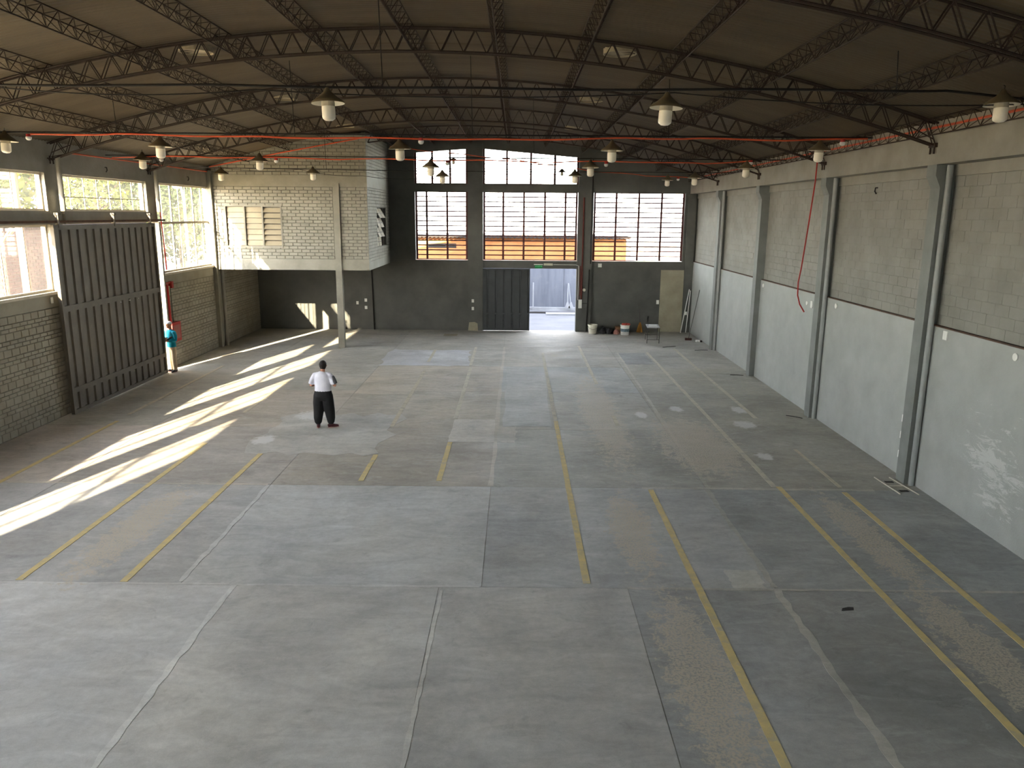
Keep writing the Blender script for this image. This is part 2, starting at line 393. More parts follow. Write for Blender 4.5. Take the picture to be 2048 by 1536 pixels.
def scuffed_wall():
    m = M['wall'].copy(); m.name = 'grey wall paint with white scrapes'; nt = m.node_tree; N = nt.nodes; L = nt.links; b = N['Principled BSDF']
    src = b.inputs['Base Color'].links[0].from_socket; g = N.new('ShaderNodeNewGeometry')
    mp = N.new('ShaderNodeMapping'); mp.inputs['Location'].default_value = (0, -12.7 / 1.5, -1.25 / 1.25); mp.inputs['Scale'].default_value = (0, 1 / 1.5, 1 / 1.25); L.new(g.outputs['Position'], mp.inputs['Vector'])
    ln = N.new('ShaderNodeVectorMath'); ln.operation = 'LENGTH'; L.new(mp.outputs[0], ln.inputs[0])
    nz = N.new('ShaderNodeTexNoise'); nz.inputs['Scale'].default_value = 2.6; nz.inputs['Detail'].default_value = 9; nz.inputs['Roughness'].default_value = 0.8; nz.inputs['Distortion'].default_value = 0.6
    mq = N.new('ShaderNodeMapping'); mq.inputs['Scale'].default_value = (1, 0.7, 2.6); L.new(g.outputs['Position'], mq.inputs['Vector']); L.new(mq.outputs[0], nz.inputs['Vector'])
    su = N.new('ShaderNodeMath'); su.operation = 'MULTIPLY_ADD'; su.inputs[1].default_value = -0.22; L.new(ln.outputs['Value'], su.inputs[0]); L.new(nz.outputs[0], su.inputs[2])
    mr = N.new('ShaderNodeMapRange'); mr.inputs[1].default_value = 0.41; mr.inputs[2].default_value = 0.46; mr.inputs[4].default_value = 0.45; L.new(su.outputs[0], mr.inputs[0])
    mx = N.new('ShaderNodeMix'); mx.data_type = 'RGBA'; mx.inputs[7].default_value = lin((214, 215, 212)); L.new(mr.outputs[0], mx.inputs[0]); L.new(src, mx.inputs[6]); L.new(mx.outputs[2], b.inputs['Base Color'])
    return m
M['scuffed'] = scuffed_wall()

# ------------------------------------------------------------------ main dimensions
XL, XR, YF, YB = -12.15, 8.32, -1.0, 36.5
XC = -2.0
def ztop(x): return 8.78 - 0.0163 * (x - XC) ** 2          # truss top chord
def zbot(x): return 8.37 - 0.0163 * (x - XC) ** 2          # truss bottom chord
def zroof(x): return ztop(x) + 0.07
TRUSS_Y = [4.65, 10.0, 15.4, 20.75, 26.2, 31.5]
LCOL = [-0.7, 4.65, 10.0, 15.4, 20.75, 26.3, 31.55]        # left wall column centres
RCOL = [-0.8, 4.55, 9.9, 15.25, 20.6, 26.2, 31.5]          # right wall column near faces

# ------------------------------------------------------------------ floor
fl = empty('floor', (0, 0, 0), 'worn grey concrete floor slab with yellow parking lines', kind='structure')
sub = MB().box(XL - 0.25, XR + 0.25, YF - 0.25, YB + 0.25, -0.30, -0.006).build('subfloor', M['floor'], fl)
sub.color = lin((150, 148, 142))
rows = [-1.0, 2.0, 6.2, 10.53, 14.85, 19.2, 23.45, 27.55, 31.8, 36.5]
colsA = [-12.15, -8.4, -4.15, -1.1, 1.7, 3.9, 8.32]; colsB = [-12.15, -9.3, -4.95, -0.47, 3.9, 8.32]
TINT = {(2, 0): (168, 168, 168), (2, 1): (168, 168, 167), (2, 2): (164, 163, 160), (2, 3): (156, 155, 152), (2, 4): (138, 139, 138), (2, 5): (131, 132, 131),
        (3, 0): (154, 154, 154), (3, 1): (149, 149, 148), (3, 2): (161, 162, 161), (3, 3): (149, 150, 149), (3, 4): (135, 137, 136),
        (4, 0): (158, 152, 146), (4, 1): (148, 144, 138), (4, 2): (146, 141, 132), (4, 3): (142, 142, 136), (4, 4): (140, 138, 130),
        (5, 1): (156, 150, 140), (5, 2): (152, 147, 136), (5, 3): (148, 147, 140), (5, 4): (142, 140, 130),
        (6, 2): (158, 152, 140), (6, 3): (150, 152, 150), (6, 4): (148, 146, 136)}
for r in range(len(rows) - 1):
    cs = colsA if r <= 2 else colsB
    for c in range(len(cs) - 1):
        g = 0.006
        o = MB().box(cs[c] + g * (c > 0), cs[c + 1] - g * (c < len(cs) - 2), rows[r] + g * (r > 0), rows[r + 1] - g * (r < len(rows) - 2), -0.10, 0.0).build('slab', M['floor'], fl)
        t = TINT.get((r, c), (150, 148, 140)); o.color = lin(tuple(min(255, v * 1.14) for v in t))
def patch(poly, tint, name='concrete_patch', z=0.003):
    o = MB().prism(poly, 'z', -0.02, z).build(name, M['floor'], fl); o.color = lin(tuple(min(255, v * 1.14) for v in tint))
def wob(x0, x1, y0, y1, n=9, a=0.10):
    P = []
    for i in range(n): P.append((x0 + (x1 - x0) * i / n, y0 + U(-a, a)))
    for i in range(n): P.append((x1 + U(-a, a), y0 + (y1 - y0) * i / n))
    for i in range(n): P.append((x1 + (x0 - x1) * i / n, y1 + U(-a, a)))
    for i in range(n): P.append((x0 + U(-a, a), y1 + (y0 - y1) * i / n))
    return P
patch(wob(-6.2, -3.1, 17.0, 20.5, a=0.22), (158, 157, 152))
patch(wob(-1.62, -0.5, 17.98, 20.1, a=0.02), (170, 167, 160))
patch(wob(-0.44, 0.05, 17.98, 19.4, a=0.05), (162, 160, 153))
patch(wob(-5.0, -1.75, 27.6, 31.0, a=0.12), (163, 165, 168))
patch(wob(-4.9, -3.2, 23.0, 24.4, a=0.04), (166, 160, 148))
patch(wob(-0.3, 1.0, 19.4, 26.5, a=0.05), (154, 156, 155))
patch(wob(3.28, 3.78, 10.55, 11.18, a=0.03), (164, 164, 158))
patch(wob(4.1, 5.2, 28.2, 30.6, a=0.06), (134, 135, 133))
def trail(x0, x1, y0, y1, tint, wd, n=26):           # a ragged strip of cement along an old joint
    P, Q = [], []
    for i in range(n + 1):
        t = i / n; x = x0 + (x1 - x0) * t; y = y0 + (y1 - y0) * t
        P.append((x - wd * U(0.35, 1.0), y)); Q.append((x + wd * U(0.35, 1.0), y))
    patch(P + Q[::-1], tint, 'joint_filler', 0.004)
trail(3.9, 3.9, 5.5, 10.5, (156, 155, 149), 0.08); trail(3.9, 3.9, 10.6, 14.8, (150, 149, 143), 0.07)
trail(3.95, 4.0, 14.9, 21.0, (150, 148, 138), 0.07); trail(4.0, 4.12, 21.0, 30.6, (160, 158, 148), 0.06)
trail(-4.98, -4.98, 10.6, 14.8, (168, 169, 168), 0.06); trail(-0.47, -0.45, 14.9, 31.8, (162, 158, 148), 0.07)
trail(-4.15, -4.15, 5.5, 10.5, (180, 180, 178), 0.06); trail(-1.1, -1.05, 5.5, 10.4, (174, 173, 168), 0.04)
def cross(y, x0, x1, tint, wd=0.05):
    P, Q = [], []; n = 30
    for i in range(n + 1):
        x = x0 + (x1 - x0) * i / n; P.append((x, y - wd * U(0.3, 1.0))); Q.append((x, y + wd * U(0.3, 1.0)))
    patch(P + Q[::-1], tint, 'joint_filler', 0.004)
cross(10.53, -12.0, -0.5, (172, 172, 170), 0.04); cross(10.53, 1.7, 8.1, (152, 150, 144), 0.05)
cross(14.85, -10.3, -5.0, (164, 160, 150)); cross(14.85, 2.6, 7.3, (158, 156, 148), 0.07); cross(19.2, -0.4, 3.8, (156, 154, 146), 0.04)
def line(x, y0, y1, tint=(255, 255, 255), wd=0.055):
    n = max(3, int((y1 - y0) / 0.25)); P, Q = [], []
    for i in range(n + 1):
        y = y0 + (y1 - y0) * i / n; P.append((x - wd + U(-.004, .004), y)); Q.append((x + wd + U(-.004, .004), y))
    o = MB().prism(P + Q[::-1], 'z', -0.01, 0.006).build('painted_line', M['yellow' if tint == (255, 255, 255) else 'fadedline'], fl); o.color = lin(tint)
PALE = (236, 236, 240); CRM = (240, 244, 255)
line(-10.48, 11.0, 19.6); line(-10.52, 20.3, 27.2, PALE); line(-7.40, 10.60, 17.7); line(-7.48, 20.6, 24.8, PALE); line(-5.82, 10.58, 16.9)
line(-3.17, 15.12, 16.9); line(-3.19, 19.3, 26.7, PALE); line(-3.25, 28.3, 31.0, CRM); line(-1.56, 15.16, 17.95); line(-1.60, 20.15, 27.3, CRM); line(-1.63, 27.7, 31.7, CRM)
line(1.105, 10.67, 20.0); line(1.10, 20.0, 30.4, CRM); line(2.68, 24.7, 32.2, CRM); line(2.72, 19.6, 20.6, PALE); line(2.76, 5.4, 14.75); line(5.42, 5.0, 15.0); line(5.33, 15.0, 30.8, CRM)
line(6.64, 8.0, 14.7); line(6.68, 15.0, 17.6, PALE, 0.04); line(6.62, 20.5, 31.8, CRM)

# ------------------------------------------------------------------ left wall
def wall_box(nm, side_objs, parent, m): 
    b = MB()
    for bx in side_objs: b.box(*bx)
    return b.build(nm, m, parent)
TH = 0.25
def left_window(idx, y0, y1, z0, z1, mull, trans, thin, label, rails=()):
    w_ = empty('window_%d' % idx, (XL - 0.12, (y0 + y1) / 2, z0), label, kind='structure')
    X0, X1 = XL - 0.18, XL - 0.10; fr = 0.06
    MB().box(X0, X1, y0, y1, z0, z0 + fr).box(X0, X1, y0, y1, z1 - fr, z1).box(X0, X1, y0, y0 + fr, z0 + fr, z1 - fr).box(X0, X1, y1 - fr, y1, z0 + fr, z1 - fr).build('frame', M['winframe'], w_)
    ys = [y0 + fr] + list(mull) + [y1 - fr]
    for y in mull: MB().box(X0 + 0.02, X1 - 0.02, y - 0.035, y + 0.035, z0 + fr, z1 - fr).build('mullion', M['winframe'], w_)
    zs = [z0 + fr] + list(trans) + [z1 - fr]
    for z in trans: MB().box(X0 + 0.01, X1 - 0.005, y0 + fr, y1 - fr, z - 0.04, z + 0.04).build('transom', M['winframe'], w_)
    for y in thin: MB().box(X0 + 0.03, X1 - 0.03, y - 0.014, y + 0.014, z0 + fr, z1 - fr).build('glazing_bar', M['winframe'], w_)
    for z in rails: MB().box(X0 + 0.03, X1 - 0.03, y0 + fr, y1 - fr, z - 0.012, z + 0.012).build('glazing_bar', M['winframe'], w_)
    xs = sorted(ys + list(thin))
    for i in range(len(xs) - 1):
        for j in range(len(zs) - 1):
            MB().box(XL - 0.142, XL - 0.138, xs[i] + 0.012, xs[i + 1] - 0.012, zs[j] + 0.012, zs[j + 1] - 0.012).build('pane', M['dust'], w_)
    MB().box(XL - 0.10, XL + 0.05, y0 - 0.03, y1 + 0.03, z0 - 0.07, z0 - 0.001).build('window_sill', M['winframe'], w_)

def left_bay(i, y0, y1, solid_low, beam_mid, tall, bricked, near_limit=300, nm='wall_left', lab=''):
    """one bay between column faces y0..y1"""
    wlft = empty(nm, (XL, (y0 + y1) / 2, 0), lab, kind='structure')
    xo = XL - TH
    if solid_low:
        if bricked:
            MB().box(xo, XL - 0.03, y0, y1, 0, 2.93).build('brick_backing', M['mortar'], wlft)
            bricks(wlft, 'brick', M['lbrick'], (1, 0, 0), XL - 0.035, y0, y1, 0.0, [0.19, 0.10, 0.10], 2.93, 0.30, 0.012, 0.035, limit=near_limit)
            MB().box(xo, XL, y0, y1, 2.93, 3.33).build('render_band', M['lbrick'], wlft)
        else:
            MB().box(xo, XL, y0, y1, 0, 3.33).build('panel', M['lbrick'], wlft)
    if beam_mid: MB().box(xo, XL + 0.06, y0, y1, 5.06, 5.40).build('beam', M['conc'], wlft)
    MB().box(xo, XL, y0, y1, 6.37, 7.17).build('top_beam', M['conc'], wlft)
    return wlft
HALF = 0.32
wi = 1
for i in range(len(LCOL) - 1):
    y0, y1 = LCOL[i] + HALF, LCOL[i + 1] - HALF
    L_ = y1 - y0
    if i <= 2:
        left_bay(i, y0, y1, True, False, True, False, lab='grey painted left wall bay %s gate, below tall window' % ['fourth before the', 'third before the', 'second before the'][i])
        left_window(wi, y0, y1, 3.33, 6.37, [y0 + L_ / 3, y0 + 2 * L_ / 3], [5.05], [], 'tall left wall window %s' % ['nearest the camera', 'beside the first parking line', 'before the wide beam window'][i]); wi += 1
    elif i == 3:
        left_bay(i, y0, y1, True, True, False, True, lab='grey painted brick wall bay left of the sliding gate')
        left_window(wi, y0, y1, 5.40, 6.37, [], [], [y0 + L_ * k / 4 for k in (1, 2, 3)], 'high window above the beam, left of the sliding gate'); wi += 1
        left_window(wi, y0, y1, 3.33, 5.06, [], [], [y0 + L_ * k / 5 for k in (1, 2, 3, 4)], 'low window under the beam, left of the sliding gate'); wi += 1
    elif i == 4:
        left_bay(i, y0, y1, False, True, False, False, lab='beam and top wall above the sliding gate opening')
        left_window(wi, y0, y1, 5.40, 6.37, [], [], [y0 + L_ * k / 7 for k in range(1, 7)], 'wide high window above the sliding gate', rails=[5.78]); wi += 1
    elif i == 5:
        wcd = left_bay(i, y0, y1, True, False, True, True, lab='grey painted brick wall bay right of the sliding gate')
        left_window(wi, y0, y1 + 0.1, 3.33, 6.37, [28.05, 29.95], [5.03], [27.3, 28.7, 29.3, 30.7], 'tall sunlit window between gate and mezzanine'); wi += 1
wl_e = empty('wall_left', (XL, 34, 0), 'shadowed brick side wall under the mezzanine', kind='structure')
MB().box(XL - TH, XL - 0.03, 31.85, YB, 0, 7.17).build('brick_backing', M['mortar'], wl_e)
bricks(wl_e, 'brick', M['lbrick'], (1, 0, 0), XL - 0.035, 31.85, YB, 0.0, [0.19, 0.10, 0.10], 3.16, 0.30, 0.012, 0.035, limit=300)
for k, yc in enumerate(LCOL):
    c_ = empty('wall_left', (XL, yc, 0), 'left wall concrete column %s' % ['at the near corner', 'fourth before the gate', 'third before the gate', 'second before the gate', 'at the left edge of the gate', 'at the right edge of the gate', 'at the mezzanine corner'][k], kind='structure')
    h0 = 0.0 if k != 5 else 0.0
    y0, y1 = yc - HALF, yc + HALF
    if k == 5: y0 = yc - HALF + 0.52 if False else yc - HALF
    if k in (4, 5):       # the gate opening is wider than the window above: slimmer below the beam
        a, b_ = (yc - HALF, yc + 0.25) if k == 4 else (yc + 0.20, yc + HALF)
        MB().box(XL - TH, XL, a, b_, 0, 5.06).build('column_base', M['conc'], c_)
        if k == 5: MB().box(XL, XL + 0.085, a, b_, 0, 5.06).build('pilaster', M['conc'], c_)  # added at this jamb to keep direct sun off the hose cabinet
        MB().box(XL - TH, XL, y0, y1, 5.06, 7.17).build('column', M['conc'], c_)
    else:
        MB().box(XL - TH, XL, y0, y1, 0, 7.17).build('column', M['conc'], c_)
        MB().box(XL, XL + 0.13, yc - 0.14, yc + 0.14, 0, 6.75).build('pilaster', M['conc'], c_)
    if k >= 4: pass
for k, yc in enumerate(LCOL):
    z0 = 5.40 if k in (4, 5) else 0.0
    p_ = MB().tube([(XL + 0.20, yc + 0.02, z0), (XL + 0.20, yc + 0.02, 6.78)], 0.065, 14)
    p_.build('drainpipe', M['conc'], None, smooth=False, label='grey drainpipe on left wall column %s' % ['at the near corner', 'fourth before the gate', 'third before the gate', 'second before the gate', 'above the left gate corner', 'above the right gate corner', 'at the mezzanine corner'][k], cat='drainpipe', group='drainpipes on the left wall')
# gate
GY0, GY1, GX = 20.18, 25.9, -11.98
gt = empty('door_1', (GX, (GY0 + GY1) / 2, 0.03), 'tall dark grey ribbed sliding gate on the left wall', kind='structure')
MB().box(GX - 0.012, GX + 0.004, GY0 + 0.05, GY1 - 0.05, 0.08, 5.0).build('sheet', M['gate'], gt)
for (a, b_) in ((GY0, GY0 + 0.10), (GY1 - 0.10, GY1)): MB().box(GX - 0.03, GX + 0.06, a, b_, 0.012, 5.05).build('stile', M['gate'], gt)
for (a, b_) in ((0.012, 0.12), (0.58, 0.72), (2.78, 2.94), (4.92, 5.05)): MB().box(GX + 0.0, GX + 0.055, GY0 + 0.10, GY1 - 0.10, a, b_).build('rail', M['gate'], gt)
NR = 13
for k in range(NR):
    y = GY0 + 0.32 + (GY1 - GY0 - 0.42) * k / NR
    for (a, b_) in ((0.12, 0.58), (0.72, 2.78), (2.94, 4.92)):
        MB().prism([(GX + 0.004, y), (GX + 0.045, y + 0.03), (GX + 0.045, y + 0.235), (GX + 0.004, y + 0.265)], 'z', a, b_).build('rib', M['gate'], gt)
for y in (20.45, 23.3, 25.6): MB().box(GX - 0.02, GX + 0.07, y - 0.03, y + 0.03, 4.98, 5.36).box(GX - 0.02, GX + 0.09, y - 0.06, y + 0.06, 5.30, 5.36).build('hanger', M['gate'], gt)
for y, z in ((23.2, 2.72), (23.75, 2.72), (24.3, 2.72), (23.6, 0.52)): MB().lathe([(0.001, 0.0), (0.028, 0.0), (0.028, 0.02), (0.001, 0.02)], (GX + 0.05, y, z), 8).build('stud', M['white'], gt)
MB().box(GX - 0.05, GX + 0.03, 15.8, 26.75, 5.10, 5.16).build('gate_track', M['rustline'], None, label='rusty steel track rail carrying the sliding gate', cat='rail')

# ------------------------------------------------------------------ right wall
for i in range(len(RCOL)):
    y0 = RCOL[i] + 0.35; y1 = RCOL[i + 1] if i < len(RCOL) - 1 else YB
    nm = ['nearest the camera', 'second from the camera', 'third from the camera', 'with whitish scuffed blocks', 'between the two nearest visible columns', 'beside the hanging red hose', 'second from the back corner', 'at the back corner']
    names = ['first bay beside the camera', 'second bay beside the camera', 'bay with white scuffed patches', 'bay between first and second visible columns', 'bay behind the hanging red hose', 'bay second from the back corner', 'bay at the back corner']
    wr = empty('wall_right', (XR, (y0 + y1) / 2, 0), 'grey block infill wall, ' + names[i], kind='structure')
    MB().box(8.28, XR + TH, y0, y1, 0, 3.32).build('lower_panel', M['scuffed' if i == 2 else 'wall'], wr)
    MB().box(8.285, 8.385, y0, y1, 3.32, 3.345).build('ledge', M['rustline'], wr)
    MB().box(8.372, XR + TH, y0, y1, 3.32, 6.19).build('block_backing', M['wallup'], wr)
    if i >= 2:
        bricks(wr, 'block', M['wallup'], (-1, 0, 0), 8.372, y0, y1, 3.345, [0.203], 6.19, 0.405, 0.005, 0.010, limit=300, jit=0.0015, chamfer=0.014)
    else:
        MB().box(8.363, 8.385, y0, y1, 3.345, 6.19).build('upper_panel', M['wallup'], wr)
    MB().box(8.325, XR + TH, y0, y1, 6.19, 6.40).build('lintel', M['conc'], wr)
bm_ = empty('wall_right', (8.0, 18, 6.4), 'long pale concrete beam along the top of the right wall', kind='structure')
for i in range(len(RCOL)):
    y0 = RCOL[i]; y1 = RCOL[i + 1] if i < len(RCOL) - 1 else YB
    MB().box(7.98, XR + TH, y0 + 0.002, y1, 6.40, 7.20).build('beam', M['conc'], bm_)
cn = ['beside the camera', 'second beside the camera', 'just before the frame edge', 'nearest in view', 'second nearest in view', 'third in view, without a pipe', 'fourth in view, near the back corner']
for i, y in enumerate(RCOL):
    c_ = empty('wall_right', (8.12, y, 0), 'grey right wall column with corbel, ' + cn[i], kind='structure')
    MB().box(8.10, XR + TH, y, y + 0.35, 0, 5.97).build('column', M['dcol'], c_)
    MB().prism([(8.10, 5.97), (7.99, 6.20), (7.99, 6.40), (8.40, 6.40), (8.40, 5.97)], 'y', y, y + 0.35).build('corbel', M['dcol'], c_)
    MB().box(8.20, 8.28, y + 0.36, y + 0.50, 0, 5.9).build('edge_strip', M['wall'], c_)
    if i != 5:
        MB().tube([(8.212, y - 0.075, 0.0), (8.212, y - 0.075, 6.39)], 0.056, 14).build('drainpipe', M['pipe'], None, label='grey drainpipe beside right wall column ' + cn[i], cat='drainpipe', group='drainpipes on the right wall')

# ------------------------------------------------------------------ back wall
wbk = empty('wall_back', (-2, YB, 0), 'dark grey back wall with tall barred windows', kind='structure')
YT = YB + 0.28
def bb(nm, x0, x1, z0, z1, y=YB, m='dwall', y1=YT): return MB().box(x0, x1, y, y1, z0, z1).build(nm, M[m], wbk)
bb('lower_wall', XL - 0.25, -2.25, 0, 2.93); bb('lower_wall', 3.55, 6.81, 0, 2.93); bb('bare_render_panel', 6.81, XR + 0.25, 0, 2.93, m='raw', y=YB + 0.01)
bb('beam', XL - 0.25, -2.25, 2.93, 3.31, YB - 0.03); bb('beam', -1.55, 2.85, 2.95, 3.31, YB - 0.03); bb('beam', 3.55, XR + 0.25, 2.93, 3.31, YB - 0.03)
bb('upper_wall', XL - 0.25, -4.70, 3.31, 7.0); bb('upper_wall', 7.78, XR + 0.25, 3.31, 7.1)
bb('upper_wall', 3.58, 7.78, 6.42, 7.75 if False else 7.0)
bb('mid_beam', -4.70, -2.25, 6.42, 6.77, YB - 0.03); bb('mid_beam', -1.55, 2.85, 6.42, 6.77, YB - 0.03); bb('mid_beam', 3.55, XR, 6.43, 6.78, YB - 0.03)
bb('pilaster', -2.25, -1.55, 0, 8.6, YB - 0.14, 'dwall'); bb('pilaster', 2.85, 3.55, 0, 8.25, YB - 0.14, 'dwall'); bb('pilaster', 7.9, 8.275, 0, 6.38, YB - 0.10)
def gable(xa, xb, zf, n=10):
    xs = [xa + (xb - xa) * k / n for k in range(n + 1)]
    poly = [(x, zf(x)) for x in xs] + [(x, zroof(x) - 0.02) for x in reversed(xs)]
    MB().prism(poly, 'y', YB - 0.02, YT).build('gable', M['dwall'], wbk)
u1 = lambda x: 8.14 + (x + 4.71) / 2.48 * 0.19
u2 = lambda x: 8.34 - (x + 1.59) / 4.4 * 0.36
gable(XL - 0.25, -4.70, lambda x: min(7.0, zroof(x) - 0.2)); gable(-4.70, -2.25, u1); gable(-2.25, -1.55, lambda x: 8.2); gable(-1.55, 2.85, u2); gable(2.85, 3.55, lambda x: 7.9); gable(3.55, XR + 0.25, lambda x: 6.7)
def back_window(idx, x0, x1, z0, ztopf, bars, nrow, label, thin=False):
    w_ = empty('window_%d' % idx, ((x0 + x1) / 2, YB + 0.12, z0), label, kind='structure')
    Y0, Y1 = YB + 0.10, YB + 0.15
    zt = ztopf((x0 + x1) / 2); 
    MB().box(x0, x1, Y0, Y1, z0, z0 + 0.035).build('frame', M['redframe'], w_)
    xs = [x0] + list(bars) + [x1]
    bw = 0.048 if thin else 0.046
    for x in xs:
        xx = min(max(x, x0 + bw), x1 - bw); MB().box(xx - bw, xx + bw, Y0, Y1, z0, ztopf(xx)).build('mullion', M['redframe'], w_)
    hmax = max(ztopf(x0), ztopf(x1)); hmin = min(ztopf(x0), ztopf(x1)); rh = (hmax - z0) / nrow
    hb = 0.016 if thin else 0.026
    for j in range(1, nrow):
        z = z0 + rh * j
        if z < hmin - 0.03: MB().box(x0, x1, Y0 + 0.012, Y1 - 0.012, z - hb, z + hb).build('glazing_bar', M['redframe'], w_)
    if not thin: MB().box(x0, x1, Y0, Y1, hmax - 0.025, hmax).build('frame', M['redframe'], w_)
    for a, b_ in zip(xs[:-1], xs[1:]):
        for j in range(nrow):
            za, zb_ = z0 + rh * j + hb, z0 + rh * (j + 1) - hb
            ta, tb = min(zb_, ztopf(a)), min(zb_, ztopf(b_))
            if min(ta, tb) <= za + 0.01: continue
            MB().prism([(a + bw, za), (b_ - bw, za), (b_ - bw, tb), (a + bw, ta)], 'y', YB + 0.124, YB + 0.128).build('pane', M['glass'], w_)
back_window(wi, -4.68, -2.26, 3.33, lambda x: 6.42, [-4.16, -3.21], 14, 'left barred back window beside the mezzanine'); wi += 1
back_window(wi, -1.54, 2.83, 3.33, lambda x: 6.42, [-0.61, 0.35, 1.32, 2.27], 14, 'middle barred back window above the exit'); wi += 1
back_window(wi, 3.58, 7.77, 3.33, lambda x: 6.42, [4.62, 5.67, 6.72], 14, 'right barred back window near the corner'); wi += 1
back_window(wi, -4.70, -2.25, 6.77, u1, [-3.88, -3.06], 7, 'small gable window with sloping top, left of the pilaster', True); wi += 1
back_window(wi, -1.55, 2.85, 6.77, u2, [-0.45, 0.65, 1.75], 7, 'wide gable window with sloping top, right of the pilaster', True); wi += 1
# back sliding door
d2 = empty('door_2', (-0.55, YB - 0.08, 0.02), 'dark ribbed sliding door half open at the back wall', kind='structure')
MB().box(-1.72, 0.61, YB - 0.07, YB - 0.055, 0.04, 2.94).build('sheet', M['door'], d2)
for (a, b_) in ((0.02, 0.08), (0.78, 0.86), (2.86, 2.94)): MB().box(-1.72, 0.61, YB - 0.105, YB - 0.07, a, b_).build('rail', M['door'], d2)
for k in range(6):
    x = -1.70 + 0.385 * k
    for (a, b_) in ((0.08, 0.78), (0.86, 2.86)):
        MB().prism([(x + 0.02, YB - 0.07), (x + 0.045, YB - 0.10), (x + 0.335, YB - 0.10), (x + 0.36, YB - 0.07)], 'z', a, b_).build('rib', M['door'], d2)
MB().box(0.60, 0.66, YB - 0.12, YB - 0.04, 0.02, 2.95).build('stile', M['door'], d2)
MB().box(2.97, 3.0, YB - 0.02, YT, 0, 2.95).build('trim_1', M['conc'], None, kind='structure', label='pale jamb edge right of the back door opening')

# ------------------------------------------------------------------ front wall (behind the camera)
wf = empty('wall_front', (-2, YF, 0), 'plain grey wall behind the camera', kind='structure')
M['fillglass'] = bpy.data.materials.new('added fill glass'); M['fillglass'].use_nodes = True
_n = M['fillglass'].node_tree.nodes; _n.clear(); _o = _n.new('ShaderNodeOutputMaterial'); _t = _n.new('ShaderNodeBsdfTranslucent'); _t.inputs[0].default_value = (0.065, 0.08, 0.095, 1)
_d = _n.new('ShaderNodeBsdfDiffuse'); _d.inputs[0].default_value = (0.5, 0.52, 0.54, 1); _m = _n.new('ShaderNodeMixShader'); _m.inputs[0].default_value = 0.35
_l = M['fillglass'].node_tree.links; _l.new(_t.outputs[0], _m.inputs[1]); _l.new(_d.outputs[0], _m.inputs[2]); _l.new(_m.outputs[0], _o.inputs[0])
FW = [(-11.4, -7.2), (-6.6, -2.4), (-1.8, 2.4), (3.0, 7.4)]  # unseen frosted windows, added to fill the foreground with diffused sun
b = MB().box(XL - TH, XR + TH, YF - 0.25, YF, 0, 3.33).box(XL - TH, XR + TH, YF - 0.25, YF, 6.42, 9.0)
xe = [XL - TH] + [v for w_ in FW for v in w_] + [XR + TH]
for k in range(0, len(xe), 2): b.box(xe[k], xe[k + 1], YF - 0.25, YF, 3.33, 6.42)
b.build('wall', M['conc'], wf)
for k, (x0, x1) in enumerate(FW):
    fwn = empty('window_%d' % wi, ((x0 + x1) / 2, YF - 0.12, 3.33), 'added frosted fill-light window behind the camera, %s from the left' % ('first', 'second', 'third', 'fourth')[k], kind='structure'); wi += 1
    MB().box(x0, x1, YF - 0.15, YF - 0.10, 3.33, 3.39).box(x0, x1, YF - 0.15, YF - 0.10, 6.36, 6.42).box(x0, x0 + 0.06, YF - 0.15, YF - 0.10, 3.39, 6.36).box(x1 - 0.06, x1, YF - 0.15, YF - 0.10, 3.39, 6.36).build('frame', M['redframe'], fwn)
    for j in range(3):
        xa = x0 + 0.06 + (x1 - x0 - 0.12) * j / 3; xb = xa + (x1 - x0 - 0.12) / 3
        MB().add([(xa, YF - 0.125, 3.39), (xb, YF - 0.125, 3.39), (xb, YF - 0.125, 6.36), (xa, YF - 0.125, 6.36)], [(0, 1, 2, 3)]).build('pane', M['fillglass'], fwn, fix=False)
        if j: MB().box(xa - 0.03, xa + 0.03, YF - 0.15, YF - 0.10, 3.39, 6.36).build('mullion', M['redframe'], fwn)

# ------------------------------------------------------------------ mezzanine
MX1 = -5.9; MY = 31.30
mz = empty('wall_mezzanine', (-9, MY, 3.16), 'light grey painted brick front of the raised mezzanine room', kind='structure')
WX0, WX1, WZ0, WZ1 = -11.55, -9.38, 4.08, 5.66
MB().box(XL, WX0, MY + 0.03, MY + 0.2, 3.6, 8.4).box(WX1, MX1 - 0.02, MY + 0.03, MY + 0.2, 3.6, 8.4).box(WX0, WX1, MY + 0.03, MY + 0.2, 3.6, WZ0).box(WX0, WX1, MY + 0.03, MY + 0.2, WZ1, 8.4).build('brick_backing', M['mortar'], mz)
MB().box(XL, MX1, MY - 0.012, MY + 0.2, 3.16, 3.60).build('floor_beam', M['mezz'], mz)
MB().box(XL, MX1, MY - 0.01, MY + 0.1, 6.42, 6.86).build('band', M['mezz'], mz)
bricks(mz, 'brick', M['mezz'], (0, -1, 0), MY + 0.032, XL + 0.12, MX1, 3.60, [0.128], 6.42, 0.345, 0.012, 0.034, holes=[(WX0 - 0.02, WX1 + 0.02, WZ0, WZ1), (-7.27, -6.99, 3, 7)], limit=300)
mz2 = empty('wall_mezzanine', (-9, MY, 6.86), 'upper brick courses of the mezzanine front under the roof', kind='structure')
bricks(mz2, 'brick', M['mezz'], (0, -1, 0), MY + 0.032, XL + 0.12, MX1, 6.86, [0.128], 8.45, 0.345, 0.012, 0.034, limit=300)
MB().box(-7.25, -7.0, MY - 0.08, MY + 0.16, 0, 6.55).build('wall_mezzanine', M['mezz'], None, kind='structure', label='slender grey post carrying the mezzanine front')
MB().box(XL, XL + 0.14, MY - 0.16, MY + 0.05, 0, 7.0).build('wall_mezzanine', M['mezz'], None, kind='structure', label='corner pier where mezzanine meets the left wall')
ms = empty('wall_mezzanine', (MX1, 34, 3.16), 'bluish brick side wall of the mezzanine room', kind='structure')
